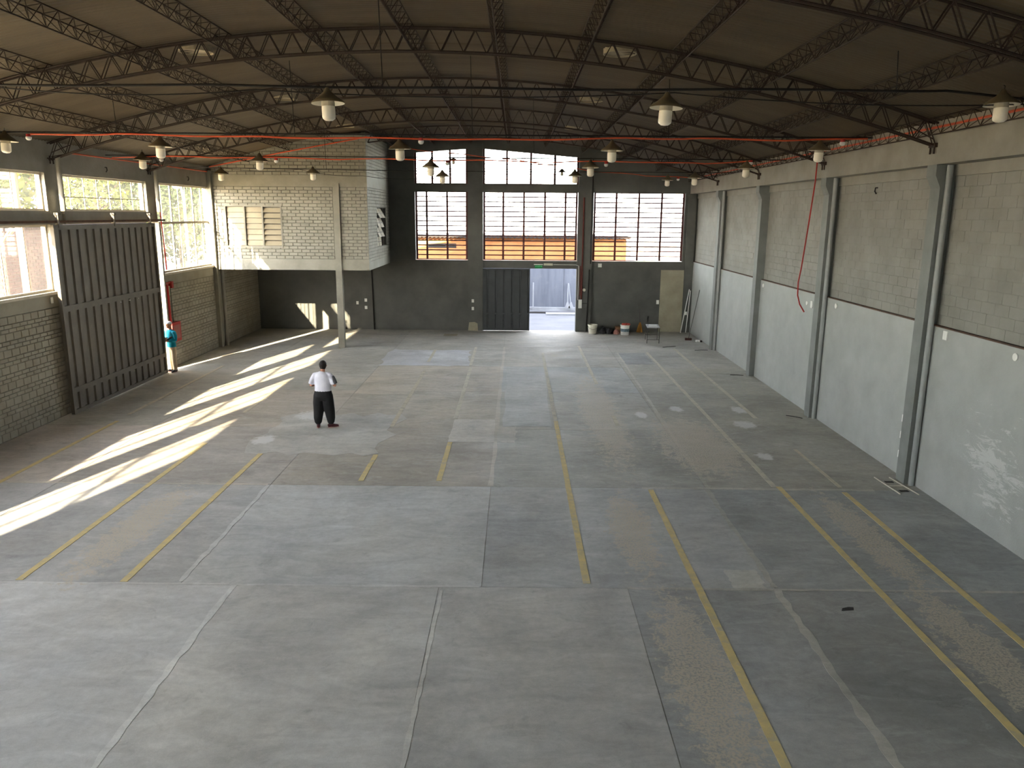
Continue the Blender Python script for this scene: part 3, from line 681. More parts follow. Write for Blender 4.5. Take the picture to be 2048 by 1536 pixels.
SY0, SY1 = 33.35, 35.6
MB().box(MX1 - 0.2, MX1 - 0.03, MY + 0.1, SY0, 3.5, 8.5).box(MX1 - 0.2, MX1 - 0.03, SY1, YB, 3.5, 8.5).box(MX1 - 0.2, MX1 - 0.03, SY0, SY1, 3.5, 4.03).box(MX1 - 0.2, MX1 - 0.03, SY0, SY1, 5.65, 8.5).build('brick_backing', M['mortar'], ms)
MB().box(MX1 - 0.2, MX1 + 0.003, MY + 0.2, YB, 3.16, 3.50).build('floor_beam', M['mezz'], ms)
MB().box(MX1 - 0.2, MX1 + 0.003, MY + 0.1, YB, 6.42, 6.86).build('band', M['mezz'], ms)
bricks(ms, 'brick', M['mezz'], (1, 0, 0), MX1 - 0.032, MY + 0.01, YB, 3.5, [0.128], 6.42, 0.345, 0.012, 0.034, holes=[(SY0, SY1, 4.03, 5.65)], limit=300)
ms2 = empty('wall_mezzanine', (MX1, 34, 6.86), 'upper courses of the mezzanine side wall under the roof', kind='structure')
bricks(ms2, 'brick', M['mezz'], (1, 0, 0), MX1 - 0.032, MY + 0.01, YB, 6.86, [0.128], 8.5, 0.345, 0.012, 0.034, limit=300)
MB().box(XL, MX1 - 0.2, MY + 0.2, YB, 3.16, 3.36).build('floor_mezzanine', M['conc'], None, kind='structure', label='underside slab of the mezzanine')
MB().box(XL, MX1 - 0.2, MY + 0.2, YB, 3.365, 3.38).build('floor_mezzanine_finish', M['conc'], None, kind='structure', label='floor finish inside the mezzanine room')
# mezzanine front louvre window
mw = empty('window_%d' % wi, ((WX0 + WX1) / 2, MY, WZ0), 'three-column louvred window in the mezzanine front', kind='structure'); wi += 1
MB().box(WX0 - 0.05, WX1 + 0.05, MY - 0.02, MY + 0.04, WZ1 - 0.02, WZ1 + 0.04).box(WX0 - 0.05, WX1 + 0.05, MY - 0.02, MY + 0.04, WZ0 - 0.05, WZ0 + 0.03).box(WX0 - 0.05, WX0, MY - 0.02, MY + 0.04, WZ0 + 0.03, WZ1 - 0.02).box(WX1, WX1 + 0.05, MY - 0.02, MY + 0.04, WZ0 + 0.03, WZ1 - 0.02).build('frame', M['mezz'], mw)
MB().box(WX0, WX1, MY + 0.16, MY + 0.19, WZ0, WZ1).build('room_shade_sheet', M['gate'], mw)  # dark sheet standing in for the unlit room between the slats
cw = (WX1 - WX0) / 3
for k in (1, 2): MB().box(WX0 + cw * k - 0.03, WX0 + cw * k + 0.03, MY - 0.005, MY + 0.12, WZ0 + 0.03, WZ1 - 0.02).build('mullion', M['mezz'], mw)
M['louvre'] = mat('frosted louvre', (164, 154, 130), (150, 140, 118), 2, 0.45)
for c in range(3):
    for r in range(7):
        z0 = WZ0 + 0.04 + (WZ1 - WZ0 - 0.06) * r / 7; h = (WZ1 - WZ0 - 0.06) / 7
        xa, xb = WX0 + cw * c + (0.035 if c else 0.01), WX0 + cw * (c + 1) - (0.035 if c < 2 else 0.01)
        tilt = (0.045, 0.05, 0.10)[c]; gp = h * (0.06, 0.08, 0.20)[c]
        MB().prism([(MY + 0.10, z0 + h - gp), (MY + 0.10 - tilt, z0 + 0.002), (MY + 0.108 - tilt, z0 - 0.002), (MY + 0.110, z0 + h - gp)], 'x', xa, xb).build('louvre', M['louvre'], mw)
# mezzanine side window with tilted casements
sw = empty('window_%d' % wi, (MX1, (SY0 + SY1) / 2, 4.03), 'narrow awning window with tilted panes in the mezzanine side', kind='structure'); wi += 1
MB().box(MX1 - 0.19, MX1 - 0.16, SY0, SY1, 4.03, 5.65).build('room_shade_sheet', M['black'], sw)  # black sheet in place of the shade inside the open window
for k in range(4):
    zt = 5.62 - 0.40 * k; tilt = (0.22, 0.16, 0.18, 0.03)[k]
    for q in range(2):
        a = SY0 + 0.06 + q * 0.72; b_ = a + 0.66
        MB().prism([(MX1 - 0.12, zt), (MX1 - 0.10, zt), (MX1 - 0.10 + tilt, zt - 0.39), (MX1 - 0.12 + tilt, zt - 0.39)], 'y', a, b_).build('awning_pane', M['louvre'], sw)
    MB().prism([(MX1 - 0.095, zt - 0.02), (MX1 - 0.085, zt - 0.02), (MX1 - 0.085 + tilt * 0.95, zt - 0.385), (MX1 - 0.095 + tilt * 0.95, zt - 0.385)], 'y', SY0 + 0.72, SY0 + 0.765).build('casement_bar', M['metal'], sw)
    MB().box(MX1 - 0.10 + tilt * 0.45, MX1 - 0.085 + tilt * 0.55, SY0 + 0.06, SY0 + 1.44, zt - 0.215, zt - 0.19).build('casement_bar', M['metal'], sw)
MB().box(MX1 - 0.14, MX1 - 0.02, SY0, SY0 + 0.04, 4.03, 5.65).box(MX1 - 0.14, MX1 - 0.02, SY0 + 1.46, SY0 + 1.5, 4.03, 5.65).build('frame', M['metal'], sw)

# ------------------------------------------------------------------ roof sheets
cl = empty('ceiling', (XC, 17, 7.2), 'arched corrugated sheet roof', kind='structure')
NA = 28; PITCH = 0.13; AMP = 0.016
sw_ = 1.07; y = YF - 0.2; k = 0
while y < YB + 0.3:
    ye = min(y + sw_, YB + 0.33); ny = max(2, int(round((ye - y) / PITCH * 4)))
    b = MB(); vs = []
    for i in range(NA + 1):
        x = XL - 0.4 + (XR - XL + 0.8) * i / NA
        for j in range(ny + 1):
            yy = y + (ye - y) * j / ny
            vs.append((x, yy, zroof(x) + AMP * math.sin(2 * math.pi * yy / PITCH)))
    fs = [(i * (ny + 1) + j, i * (ny + 1) + j + 1, (i + 1) * (ny + 1) + j + 1, (i + 1) * (ny + 1) + j) for i in range(NA) for j in range(ny)]
    b.add(vs, fs).build('roof_sheet', M['sheet'], cl, smooth=True, fix=False)
    y += sw_; k += 1

# ------------------------------------------------------------------ trusses
ST = M['steel']; RM = rod_mesh(ST, 6)
tl = ['behind the top of the frame', 'nearest, crossing the top right corner', 'second from the camera, with the largest full arch', 'third from the camera, ending above the gate', 'fourth from the camera', 'farthest, in front of the mezzanine']
for ti, ty in enumerate(TRUSS_Y):
    t = empty('roof_truss', (XC, ty, zbot(XC)), 'arched rusty lattice roof truss, ' + tl[ti], 'roof truss', 'arched roof trusses')
    xa, xb = XL + 0.02, 7.97
    if ti == 5: xa = MX1 + 0.05
    n = 40; xs = [xa + (xb - xa) * i / n for i in range(n + 1)]
    for zf, nm in ((ztop, 'top_chord'), (zbot, 'bottom_chord')):
        b = MB()
        for dy in (-0.065, 0.065): b.tube([(x, ty + dy, zf(x)) for x in xs], 0.019, 6)
        b.build(nm, ST, t)
    per = 0.425; nb = int((xb - xa) / (per / 2)); d = (xb - xa) / nb
    for i in range(nb):
        x0, x1 = xa + d * i, xa + d * (i + 1)
        p, q = ((x0, zbot(x0)), (x1, ztop(x1))) if i % 2 == 0 else ((x0, ztop(x0)), (x1, zbot(x1)))
        for dy in (-0.05, 0.05):
            inst('web_bar', RM, rod_matrix((p[0], ty + dy, p[1]), (q[0], ty + dy, q[1]), 0.0105), t)
    for xe in ((xa, xb) if ti != 5 else (xb,)):
        s = 1 if xe == xa else -1
        MB().box(min(xe - s * 0.02, xe + s * 0.05), max(xe - s * 0.02, xe + s * 0.05), ty - 0.11, ty + 0.11, 6.72, zbot(xe) + 0.05).tube([(xe + s * 0.03, ty - 0.07, 6.60), (xe + s * 0.03, ty - 0.07, 6.8)], 0.018, 6).tube([(xe + s * 0.03, ty + 0.07, 6.60), (xe + s * 0.03, ty + 0.07, 6.8)], 0.018, 6).build('bearing_bracket', ST, t)
        for dz in (0.0, 0.2): inst('end_strut', RM, rod_matrix((xe + s * 0.04, ty, 6.78 + dz * 0.5), (xe + s * 0.55, ty, zbot(xe + s * 0.55) + dz), 0.012), t)

# ------------------------------------------------------------------ lattice purlins
PX = [XC - 0.08 + 1.7 * k for k in range(-5, 7)]
ordn = ['first', 'second', 'third', 'fourth', 'fifth', 'sixth', 'seventh', 'eighth', 'ninth', 'tenth', 'eleventh', 'twelfth']
for k, px in enumerate(PX):
    px = min(max(px, XL + 0.35), 7.95)
    zt = zroof(px) - 0.035; sl_ = -0.0326 * (px - XC); nx = Vector((1, 0, sl_)).normalized(); nz = Vector((-sl_, 0, 1)).normalized()
    c = Vector((px, 0, zt)); A = c - nx * 0.13; B = c + nx * 0.13; Cc = c - nz * 0.27
    yend = MY if px < MX1 + 0.3 else YB
    p_ = empty('roof_purlin', (px, 18, zt), 'three-chord lattice roof purlin, %s from the left eave' % ordn[k], 'purlin', 'lattice purlins under the roof')
    for P_ in (A, B, Cc): MB().tube([(P_.x, YF, P_.z), (P_.x, yend, P_.z)], 0.013, 6).build('chord', ST, p_)
    step = 0.21; ylist = []
    y = 6.0; i = 0; rest = MB()
    while y < yend - step:
        for P_ in (A, B):
            p, q = (P_, Cc) if i % 2 == 0 else (Cc, P_)
            a_, b_ = Vector((p.x, y, p.z)), Vector((q.x, y + step, q.z))
            if y < 15.4: inst('lacing_bar', RM, rod_matrix(a_, b_, 0.0065), p_)
            else: rest.tube([a_, b_], 0.0065, 4, cap=False)
        if i % 2 == 0:
            a_, b_ = Vector((A.x, y, A.z)), Vector((B.x, y, B.z))
            if y < 15.4: inst('rung', RM, rod_matrix(a_, b_, 0.0065), p_)
            else: rest.tube([a_, b_], 0.0065, 4, cap=False)
        y += step; i += 1
    rest.build('lacing', ST, p_, kind='stuff', fix=False)

# ------------------------------------------------------------------ roof vents
VM = mat('vent paint', (168, 156, 130), (150, 138, 114), 6, 0.6)
vl = ['right side, above the nearest full truss', 'right side, beyond the third truss', 'right side, near the farthest truss', 'left side, above the nearest full truss', 'left side, beyond the third truss', 'left side, near the farthest truss']
for (x, yv), lb in zip(((2.02, 16.3), (2.06, 22.7), (2.08, 29.8), (-6.34, 16.2), (-6.41, 22.4), (-6.27, 29.4)), vl):
    z = zroof(x); v = empty('roof_vent', (x, yv, z - 0.1), 'round white roof vent, ' + lb, 'roof vent', 'round roof vents')
    MB().lathe([(0.31, -0.01), (0.33, -0.01), (0.33, 0.10), (0.31, 0.10)], (x, yv, z - 0.06), 24, close=True).build('collar', VM, v, smooth=False)
    MB().lathe([(0.001, 0.06), (0.2, 0.05), (0.309, 0.03), (0.309, 0.02), (0.2, 0.035), (0.001, 0.045)], (x, yv, z - 0.06), 24).build('dome', VM, v, smooth=True)  # pale dome paint stands in for daylight coming through the vent

# ------------------------------------------------------------------ pendant lamps
def make_lamp():
    root = empty('pendant_lamp', (0, 0, 0))              # origin at the hook, lamp hangs below
    sh = MB().lathe([(0.012, -0.02), (0.035, -0.035), (0.06, -0.085), (0.13, -0.15), (0.21, -0.205), (0.25, -0.240), (0.252, -0.258)], n=28).build('shade', M['shade'], root, smooth=True, local=True)
    MB().lathe([(0.250, -0.259), (0.205, -0.213), (0.125, -0.158), (0.055, -0.093), (0.03, -0.042)], n=28).build('shade_lining', M['shadein'], sh, smooth=True, local=True)
    MB().lathe([(0.001, -0.16), (0.07, -0.16), (0.085, -0.20), (0.10, -0.235), (0.10, -0.30), (0.001, -0.30)], n=20).build('socket', M['ceramic'], root, smooth=False, local=True)
    MB().lathe([(0.098, -0.30), (0.101, -0.33), (0.101, -0.45), (0.095, -0.478), (0.06, -0.505), (0.001, -0.515)], n=24).build('bulb', M['bulb'], root, smooth=True, local=True)
    MB().tube([(0, 0, 0.03), (0.03, 0, 0.015), (0.03, 0, -0.02), (0, 0, -0.05)], 0.006, 6).build('hook', M['cable'], root, local=True)
    return root
proto = make_lamp(); used = [False]
def lamp(x, y, zb, label, s=1.0):
    o = proto if not used[0] else copy_tree(proto)
    used[0] = True
    o.location = (x, y, zb + 0.515 * s); o.rotation_euler = (U(-.05, .05), U(-.05, .05), U(0, 6)); o.scale = (s, s, s)
    tag(o, label, 'pendant lamp', 'cone pendant lamps on the cables')
ROWS = [(12.4, [(-2.90, 6.78), (2.28, 6.75), (7.36, 6.83)], 'nearest black cable', ['left', 'middle', 'right']),
        (18.1, [(-11.54, 6.67), (-8.05, 6.58), (-2.65, 6.57), (2.14, 6.57), (6.81, 6.61)], 'second cable, the straight orange conduit', ['leftmost', 'second from left', 'middle', 'fourth from left', 'rightmost']),
        (23.5, [(-11.01, 6.63), (-7.56, 6.62), (-2.53, 6.49), (2.16, 6.51), (6.74, 6.52)], 'third cable, the wavy conduit', ['leftmost', 'second from left', 'middle', 'fourth from left', 'rightmost']),
        (28.9, [(-10.74, 6.52), (-7.39, 6.56), (-2.70, 6.48), (2.10, 6.53), (6.45, 6.49)], 'fourth cable before the mezzanine', ['leftmost', 'second from left', 'middle', 'fourth from left', 'rightmost'])]
for y, L_, nm, pos in ROWS:
    for (x, zb), p in zip(L_, pos): lamp(x, y, zb, 'cone-shaded pendant lamp, %s on the %s' % (p, nm))
lamp(6.46, 34.1, 6.64, 'cone-shaded pendant lamp near the back right corner'); lamp(-2.7, 34.1, 7.5, 'small faint pendant lamp against the left gable window', 0.6); lamp(1.93, 34.1, 7.04, 'small faint pendant lamp against the right gable window', 0.65)

# ------------------------------------------------------------------ cables and conduits
def wave(pts, n=60, amp=0.0, f=0.0, sag=0.0):
    out = []
    pts = [Vector(p) for p in pts]; tot = sum((pts[i + 1] - pts[i]).length for i in range(len(pts) - 1)); m = len(pts) - 1
    for i in range(m):
        k = max(2, int(n * (pts[i + 1] - pts[i]).length / tot))
        for j in range(k + (1 if i == m - 1 else 0)):
            t = j / k; p = pts[i].lerp(pts[i + 1], t); p.z += -sag * 4 * t * (1 - t) + amp * math.sin(f * p.x + i); out.append(p)
    return out
def cable(name, pts, r, m, label, cat, **kw): return MB().tube(wave(pts, **kw), r, 6).build(name, M[m], None, label=label, cat=cat)
cable('cable', [(XL + 0.02, 12.4, 7.05), (-10.5, 12.4, 7.26), (-4.7, 12.4, 7.29), (-0.1, 12.4, 7.27), (6.5, 12.4, 7.29), (7.96, 12.4, 7.14)], 0.020, 'cable', 'thick black cable, the nearest one spanning the hall', 'cable', amp=0.01, f=1.3)
cable('cable', [(-7.9, 12.45, 7.24), (-4.0, 12.45, 7.24), (2.4, 12.45, 7.24), (7.96, 12.45, 7.12)], 0.010, 'cable', 'thin sagging wire just under the nearest black cable', 'cable', sag=0.09)
cable('cable', [(XL + 0.05, 18.1, 7.13), (XR - 0.35, 18.1, 7.15)], 0.018, 'cable', 'black support cable above the straight orange conduit', 'cable', n=40)
cable('conduit', [(-10.95, 18.08, 7.08), (-9.0, 18.08, 7.10), (-5.4, 18.08, 7.06), (-0.1, 18.08, 7.05), (2.76, 18.08, 7.10), (4.1, 18.08, 7.10), (6.35, 18.08, 7.08), (7.85, 18.08, 7.13)], 0.020, 'orange', 'straight orange conduit hung across the second lamp row', 'conduit', amp=0.012, f=2.1)
cable('cable', [(XL + 0.05, 23.5, 7.02), (7.9, 23.5, 7.03)], 0.016, 'cable', 'black support cable above the wavy conduit', 'cable', n=40)
cable('conduit', [(-11.9, 23.48, 6.97), (-9.0, 23.48, 6.99), (-4.9, 23.48, 6.96), (-1.9, 23.48, 6.95), (1.0, 23.48, 6.92), (3.9, 23.48, 6.95), (5.5, 23.48, 6.90), (6.9, 23.48, 7.02)], 0.019, 'orange', 'wavy orange conduit hung across the third lamp row', 'conduit', amp=0.02, f=1.7)
cable('cable', [(XL + 0.05, 28.9, 6.99), (-3.2, 28.9, 6.92), (7.9, 28.9, 6.95)], 0.014, 'cable', 'thin black cable carrying the fourth lamp row', 'cable', n=40)
cable('cable', [(-10.6, 28.95, 6.97), (-7.9, 28.95, 6.95), (-5.6, 28.95, 6.74), (-3.0, 28.95, 6.70)], 0.008, 'cable', 'loose thin wire drooping in front of the mezzanine', 'cable', sag=0.08)
cable('conduit', [(-5.4, 34.1, 8.18), (-3.0, 34.1, 7.95), (-0.7, 34.1, 7.75), (1.2, 34.1, 7.52), (3.3, 34.1, 7.24), (5.5, 34.1, 7.09), (7.8, 34.1, 6.98)], 0.018, 'orange', 'orange conduit sloping down across the gable windows', 'conduit', amp=0.02, f=2.2)
cable('conduit', [(-12.0, 31.12, 7.14), (-9.0, 31.12, 7.72), (-5.8, 31.12, 8.30)], 0.026, 'orange', 'orange pipe slanting up the mezzanine wall top', 'conduit', n=12)
cable('conduit', [(7.93, 6, 7.10), (7.93, 15, 7.08), (7.93, 34, 7.06)], 0.024, 'orange', 'orange conduit under the eave of the right wall', 'conduit', n=30)
cable('conduit', [(XL + 0.08, 21.5, 6.93), (XL + 0.08, 31, 6.95)], 0.022, 'orange', 'orange conduit under the eave of the left wall', 'conduit', n=20)
hose = [(6.86, 18.3, 6.6)]
from math import sin
MB().tube(wave([(6.86, 18.3, 7.08), (6.85, 18.3, 6.2), (6.78, 18.3, 5.2), (6.70, 18.3, 4.2), (6.66, 18.3, 3.9), (6.67, 18.3, 3.6), (6.74, 18.3, 3.38), (6.86, 18.3, 3.2)], 40), 0.016, 8).build('hose', M['red'], None, label='red flexible hose hanging down beside the right wall', cat='hose')
# hanger rods from the roof
hr = [(-9.0, 18.1, 'left of the mezzanine corner lamp'), (-2.05, 12.4, 'above the nearest cable near the middle'), (5.75, 12.4, 'above the nearest cable on the right'), (-1.0, 18.1, 'above the second cable near the middle'), (-6.9, 28.9, 'in front of the mezzanine'), (3.4, 18.1, 'above the second cable on the right'), (0.5, 23.5, 'above the third cable near the middle'), (-5.0, 18.1, 'above the second cable left of the middle')]
for x, y, lb in hr:
    MB().tube([(x, y, {12.4: 7.25, 18.1: 7.09, 23.5: 6.98, 28.9: 6.94}[y]), (x - 0.04, y, zroof(x) - 0.02)], 0.008, 6).build('hanger_wire', M['cable'], None, label='thin hanger wire from the roof, ' + lb, cat='hanger wire', group='hanger wires')
# smoke detectors
def detector(x, y, z, label):
    d = empty('smoke_detector', (x, y, z), label, 'smoke detector', 'smoke detectors on the conduits')
    MB().lathe([(0.001, 0.0), (0.05, 0.0), (0.05, -0.06), (0.001, -0.06)], (x, y, z), 14).build('base', M['red'], d)
    MB().lathe([(0.001, -0.06), (0.062, -0.06), (0.062, -0.10), (0.04, -0.13), (0.001, -0.14)], (x, y, z), 14).build('sensor', M['white'], d, smooth=False)
for a in ((-11.0, 18.08, 7.09, 'red and white detector at the left end of the straight conduit'), (-2.16, 18.08, 7.07, 'red and white detector in the middle of the straight conduit'), (7.3, 18.08, 7.11, 'red and white detector at the right end of the straight conduit'),
          (-2.04, 23.48, 6.94, 'detector in front of the left gable window'), (2.62, 23.48, 6.94, 'detector beside the bright lamp right of the gable window'), (-10.45, 23.48, 6.98, 'detector behind the lamp above the gate'), (-7.07, 23.48, 6.97, 'detector beside the lamp before the mezzanine'), (6.85, 23.48, 7.02, 'detector near the right wall on the wavy conduit'), (6.9, 34.1, 7.02, 'small detector near the back right corner')):
    detector(*a)

# ------------------------------------------------------------------ wall fittings
def plate(x, y, z, axis, wdt, h, label, round_=False, m='white', cat='wall plate', grp='white wall plates'):
    b = MB(); t = 0.022
    if axis == 'x':
        s = -1 if x > 0 else 1
        if round_: b.tube([(x, y, z), (x + s * t, y, z)], h / 2, 16)
        else: b.box(min(x, x + s * t), max(x, x + s * t), y - wdt / 2, y + wdt / 2, z - h / 2, z + h / 2)
    else:
        if round_: b.tube([(x, y, z), (x, y - t, z)], h / 2, 16)
        else: b.box(x - wdt / 2, x + wdt / 2, y - t, y, z - h / 2, z + h / 2)
    b.build('wall_plate', M[m], None, label=label, cat=cat, group=grp)
plate(8.28, 14.72, 3.20, 'x', 0.14, 0.17, 'square white wall plate right of the nearest column'); plate(8.28, 12.58, 3.17, 'x', 0.13, 0.13, 'round white cover at the right frame edge', True)
plate(8.28, 19.9, 3.17, 'x', 0.13, 0.13, 'round white cover right of the second column', True); plate(8.28, 25.9, 3.16, 'x', 0.13, 0.13, 'round white cover right of the pipeless column', True); plate(8.28, 21.9, 3.02, 'x', 0.12, 0.12, 'round white cover left of the second column', True); plate(8.28, 21.55, 3.02, 'x', 0.14, 0.19, 'square white plate left of the second column')
for k, (z, n_) in enumerate(((1.28, 'top'), (0.92, 'middle'), (0.50, 'bottom'))): plate(8.20, 15.72, z, 'x', 0.13, 0.15, '%s white socket beside the nearest column' % n_)
for z, n_ in ((1.62, 'topmost'), (1.32, 'upper middle'), (0.92, 'lower middle'), (0.42, 'lowest')): plate(8.20, 21.05, z, 'x', 0.14, 0.22 if n_ == 'topmost' else 0.17, '%s white socket beside the second column' % n_)
for z, n_ in ((1.55, 'top'), (1.15, 'middle'), (0.62, 'bottom')): plate(8.20, 26.64, z, 'x', 0.14, 0.18, '%s white socket beside the pipeless column' % n_)
for z, n_ in ((1.25, 'upper'), (0.85, 'lower')): plate(8.20, 31.95, z, 'x', 0.14, 0.16, '%s white socket beside the far column' % n_)
plate(-2.02, YB - 0.14, 1.42, 'y', 0.11, 0.15, 'upper white switch left of the back door'); plate(-2.02, YB - 0.14, 1.06, 'y', 0.11, 0.15, 'lower white switch left of the back door')
plate(-7.5, YB, 1.27, 'y', 0.11, 0.15, 'single white switch behind the mezzanine post'); plate(-7.1, YB, 1.40, 'y', 0.12, 0.15, 'upper white switch right of the mezzanine post'); plate(-7.1, YB, 1.05, 'y', 0.12, 0.15, 'lower white switch right of the mezzanine post')
plate(6.72, YB, 1.42, 'y', 0.12, 0.19, 'white switch beside the bare render panel'); plate(3.93, YB - 0.03, 3.12, 'y', 0.17, 0.17, 'small white box under the right back window')
plate(XL + 0.0, 20.1, 3.12, 'x', 0.10, 0.16, 'pale plate under the low window left of the gate'); plate(XL + 0.14, 31.6, 1.85, 'x', 0.10, 0.18, 'upper white socket on the mezzanine corner column'); plate(XL + 0.14, 31.6, 1.15, 'x', 0.10, 0.2, 'lower white socket on the mezzanine corner column')
# hooks on the beams
for (x, y, z, lb) in ((8.362, 18.45, 6.03, 'right wall blocks'), (XL + 0.0, 23.5, 6.62, 'left top beam over the gate'), (XL + 0.0, 29.3, 6.62, 'left top beam over the tall window')):
    s = -1 if x > 0 else 1
    MB().tube([(x, y, z + 0.05), (x + s * 0.05, y, z + 0.05), (x + s * 0.06, y, z - 0.03), (x + s * 0.02, y, z - 0.09)], 0.016, 6).build('hook', M['cable'], None, label='small black iron hook on the ' + lb, cat='hook')
# black pipes on the back wall
MB().tube([(-6.72, YB - 0.04, 0.0), (-6.78, YB - 0.04, 2.92)], 0.032, 8).build('black_pipe', M['cable'], None, label='thin black pipe on the back wall under the mezzanine edge', cat='pipe')
MB().tube([(3.36, YB - 0.175, 0.0), (3.40, YB - 0.175, 1.6), (3.43, YB - 0.175, 2.93)], 0.03, 8).tube([(3.39, YB - 0.175, 1.35), (3.13, YB - 0.175, 1.35)], 0.012, 6).build('black_pipe', M['cable'], None, label='black cable pipe right of the back door', cat='pipe')
MB().tube([(3.48, YB - 0.18, 3.2), (3.48, YB - 0.18, 6.4), (3.46, YB - 0.18, 7.9)], 0.03, 8).build('black_pipe', M['cable'], None, label='dark vertical conduit on the right gable pilaster', cat='pipe')
MB().tube([(3.09, YB - 0.18, 1.55), (3.10, YB - 0.18, 6.2)], 0.035, 10).tube([(3.02, YB - 0.17, 1.7), (3.02, YB - 0.17, 3.1)], 0.025, 8).build('red_pipe', M['maroon'], None, label='dark red pipe beside the back door', cat='pipe')
fb = empty('call_point', (3.08, YB - 0.17, 1.35), 'white switch box at the bottom of the red pipe', 'switch box')
MB().box(2.96, 3.12, YB - 0.20, YB - 0.141, 1.12, 1.52).build('case', M['white'], fb); MB().tube([(3.21, YB - 0.142, 1.98), (3.21, YB - 0.20, 1.98)], 0.07, 14).build('bell', M['cream'], fb)
MB().tube([(2.93, YB - 0.155, 1.5), (2.93, YB - 0.155, 3.10), (2.82, YB - 0.155, 3.13), (2.82, YB - 0.045, 3.135), (1.75, YB - 0.045, 3.14)], 0.012, 6).build('white_wire', M['white'], None, label='thin white wire along the top of the back door', cat='wire')
# exit sign and emergency light
es = empty('exit_sign', (1.08, YB - 0.06, 2.98), 'green exit sign hanging over the back door', 'exit sign')
MB().box(0.84, 1.26, YB - 0.10, YB - 0.06, 3.12, 3.16).build('bracket', M['white'], es)
MB().box(0.88, 1.24, YB - 0.09, YB - 0.07, 2.965, 3.115).build('panel', M['green'], es)
for k, (a, h) in enumerate(((0.905, 0.04), (0.97, 0.05), (1.03, 0.045), (1.08, 0.06), (1.14, 0.05), (1.195, 0.045))):
    MB().box(a, a + 0.03, YB - 0.094, YB - 0.09, 3.035, 3.035 + h).build('mark', M['signmark'], es)
MB().box(1.30, 1.72, YB - 0.13, YB - 0.03, 3.10, 3.19).build('emergency_light', M['cream'], None, label='beige emergency light bar beside the exit sign', cat='emergency light')
# fire point by the gate
MB().tube([(XL + 0.06, 26.74, 2.95), (XL + 0.06, 26.75, 2.2), (XL + 0.06, 26.78, 1.61)], 0.055, 10).build('standpipe', M['red'], None, label='red fire standpipe right of the gate', cat='pipe')
hc = empty('fire_hose_cabinet', (XL + 0.1, 26.95, 0.9), 'red fire hose cabinet with glazed front near the gate', 'hose cabinet')
MB().box(XL, XL + 0.16, 26.66, 27.35, 0.92, 1.60).build('case', M['red'], hc)
MB().box(XL + 0.16, XL + 0.165, 26.75, 27.26, 1.02, 1.50).build('glass_front', mat('cabinet glass', (150, 74, 68), (160, 96, 90), 4, 0.3), hc)
al = empty('alarm_box', (XL + 0.05, 27.0, 2.9), 'red alarm sounder and box above the hose cabinet', 'alarm')
MB().box(XL, XL + 0.12, 27.0, 27.14, 2.80, 3.03).build('sounder', M['red'], al); MB().box(XL, XL + 0.08, 26.65, 27.0, 2.97, 3.02).build('bracket', M['red'], al)
MB().box(XL, XL + 0.05, 26.84, 26.98, 2.55, 2.88).build('notice', mat('pale green notice', (168, 180, 150), (150, 164, 134), 6, 0.7), al)
MB().tube([(XL + 0.03, 27.05, 2.8), (XL + 0.03, 27.08, 1.6)], 0.012, 6).build('cable', M['cable'], None, label='thin dark cable from alarm down to hose cabinet', cat='cable')
rp = MB().tube(wave([(XL + 0.10, 26.62, 6.3), (XL + 0.12, 26.60, 5.2), (XL + 0.10, 26.72, 4.4), (XL + 0.12, 26.70, 3.45)], 20), 0.02, 8).build('red_pipe', M['red'], None, label='thin red pipe down the column right of the gate', cat='pipe')

# ------------------------------------------------------------------ floor things
gr = empty('floor_grating', (7.88, 15.1, 0.0), 'pale steel angle frame and slots on the floor by the nearest column', 'drain frame')
SL = M['cream']
for a, b_ in (((7.66, 15.62), (7.72, 14.62)), ((7.98, 15.62), (8.08, 14.58)), ((7.69, 15.1), (8.02, 15.1))):
    MB().tube([(a[0], a[1], 0.012), (b_[0], b_[1], 0.012)], (0.012), 6).build('bar', SL, gr)
for x, y in ((7.85, 15.36), (7.9, 14.82)): MB().box(x - 0.09, x + 0.09, y - 0.05, y + 0.05, 0.001, 0.004).build('slot', M['cable'], gr)
MB().prism([(4.62, 9.92), (4.80, 9.94), (4.83, 10.02), (4.76, 10.03), (4.66, 9.99)], 'z', 0.001, 0.004).build('floor_chip', M['cable'], None, label='small dark chipped hole in the right foreground floor', cat='hole')
MB().box(-3.27, -2.66, 34.68, 35.26, 0.0, 0.012).build('floor_hatch', M['raw'], None, label='small pale floor hatch near the back wall', cat='hatch')
for a, b_, lb in (((6.2, 32.0), (6.8, 32.3), 'thin stick on the floor in front of the work stool'), ((7.4, 31.35), (7.95, 31.42), 'thin dark rod on the floor by the far column'), ((7.5, 26.35), (7.95, 26.3), 'thin dark rod on the floor by the pipeless column'), ((7.55, 20.8), (7.9, 20.5), 'bent wire on the floor by the second column')):
    MB().tube([(a[0], a[1], 0.012), ((a[0] + b_[0]) / 2, (a[1] + b_[1]) / 2 + 0.04, 0.012), (b_[0], b_[1], 0.012)], 0.012, 6).build('stick', M['metal'], None, label=lb, cat='stick')
b1 = empty('bucket', (3.62, 35.85, 0), 'cream plastic bucket beside the back door', 'bucket')
MB().lathe([(0.001, 0.0), (0.18, 0.0), (0.225, 0.40), (0.235, 0.40), (0.235, 0.42), (0.215, 0.42), (0.175, 0.03), (0.001, 0.03)], (3.62, 35.85, 0), 24).build('body', M['cream'], b1, smooth=False)
MB().tube([(3.62 + 0.23 * math.cos(a * 0.314), 35.85 - 0.12 * math.sin(a * 0.314) - 0.12, 0.37 - 0.15 * math.sin(a * 0.314)) for a in range(11)], 0.006, 6).build('handle', M['metal'], b1)
b2 = empty('bucket', (5.08, 35.5, 0), 'white labelled paint bucket with red lid cloth', 'bucket')
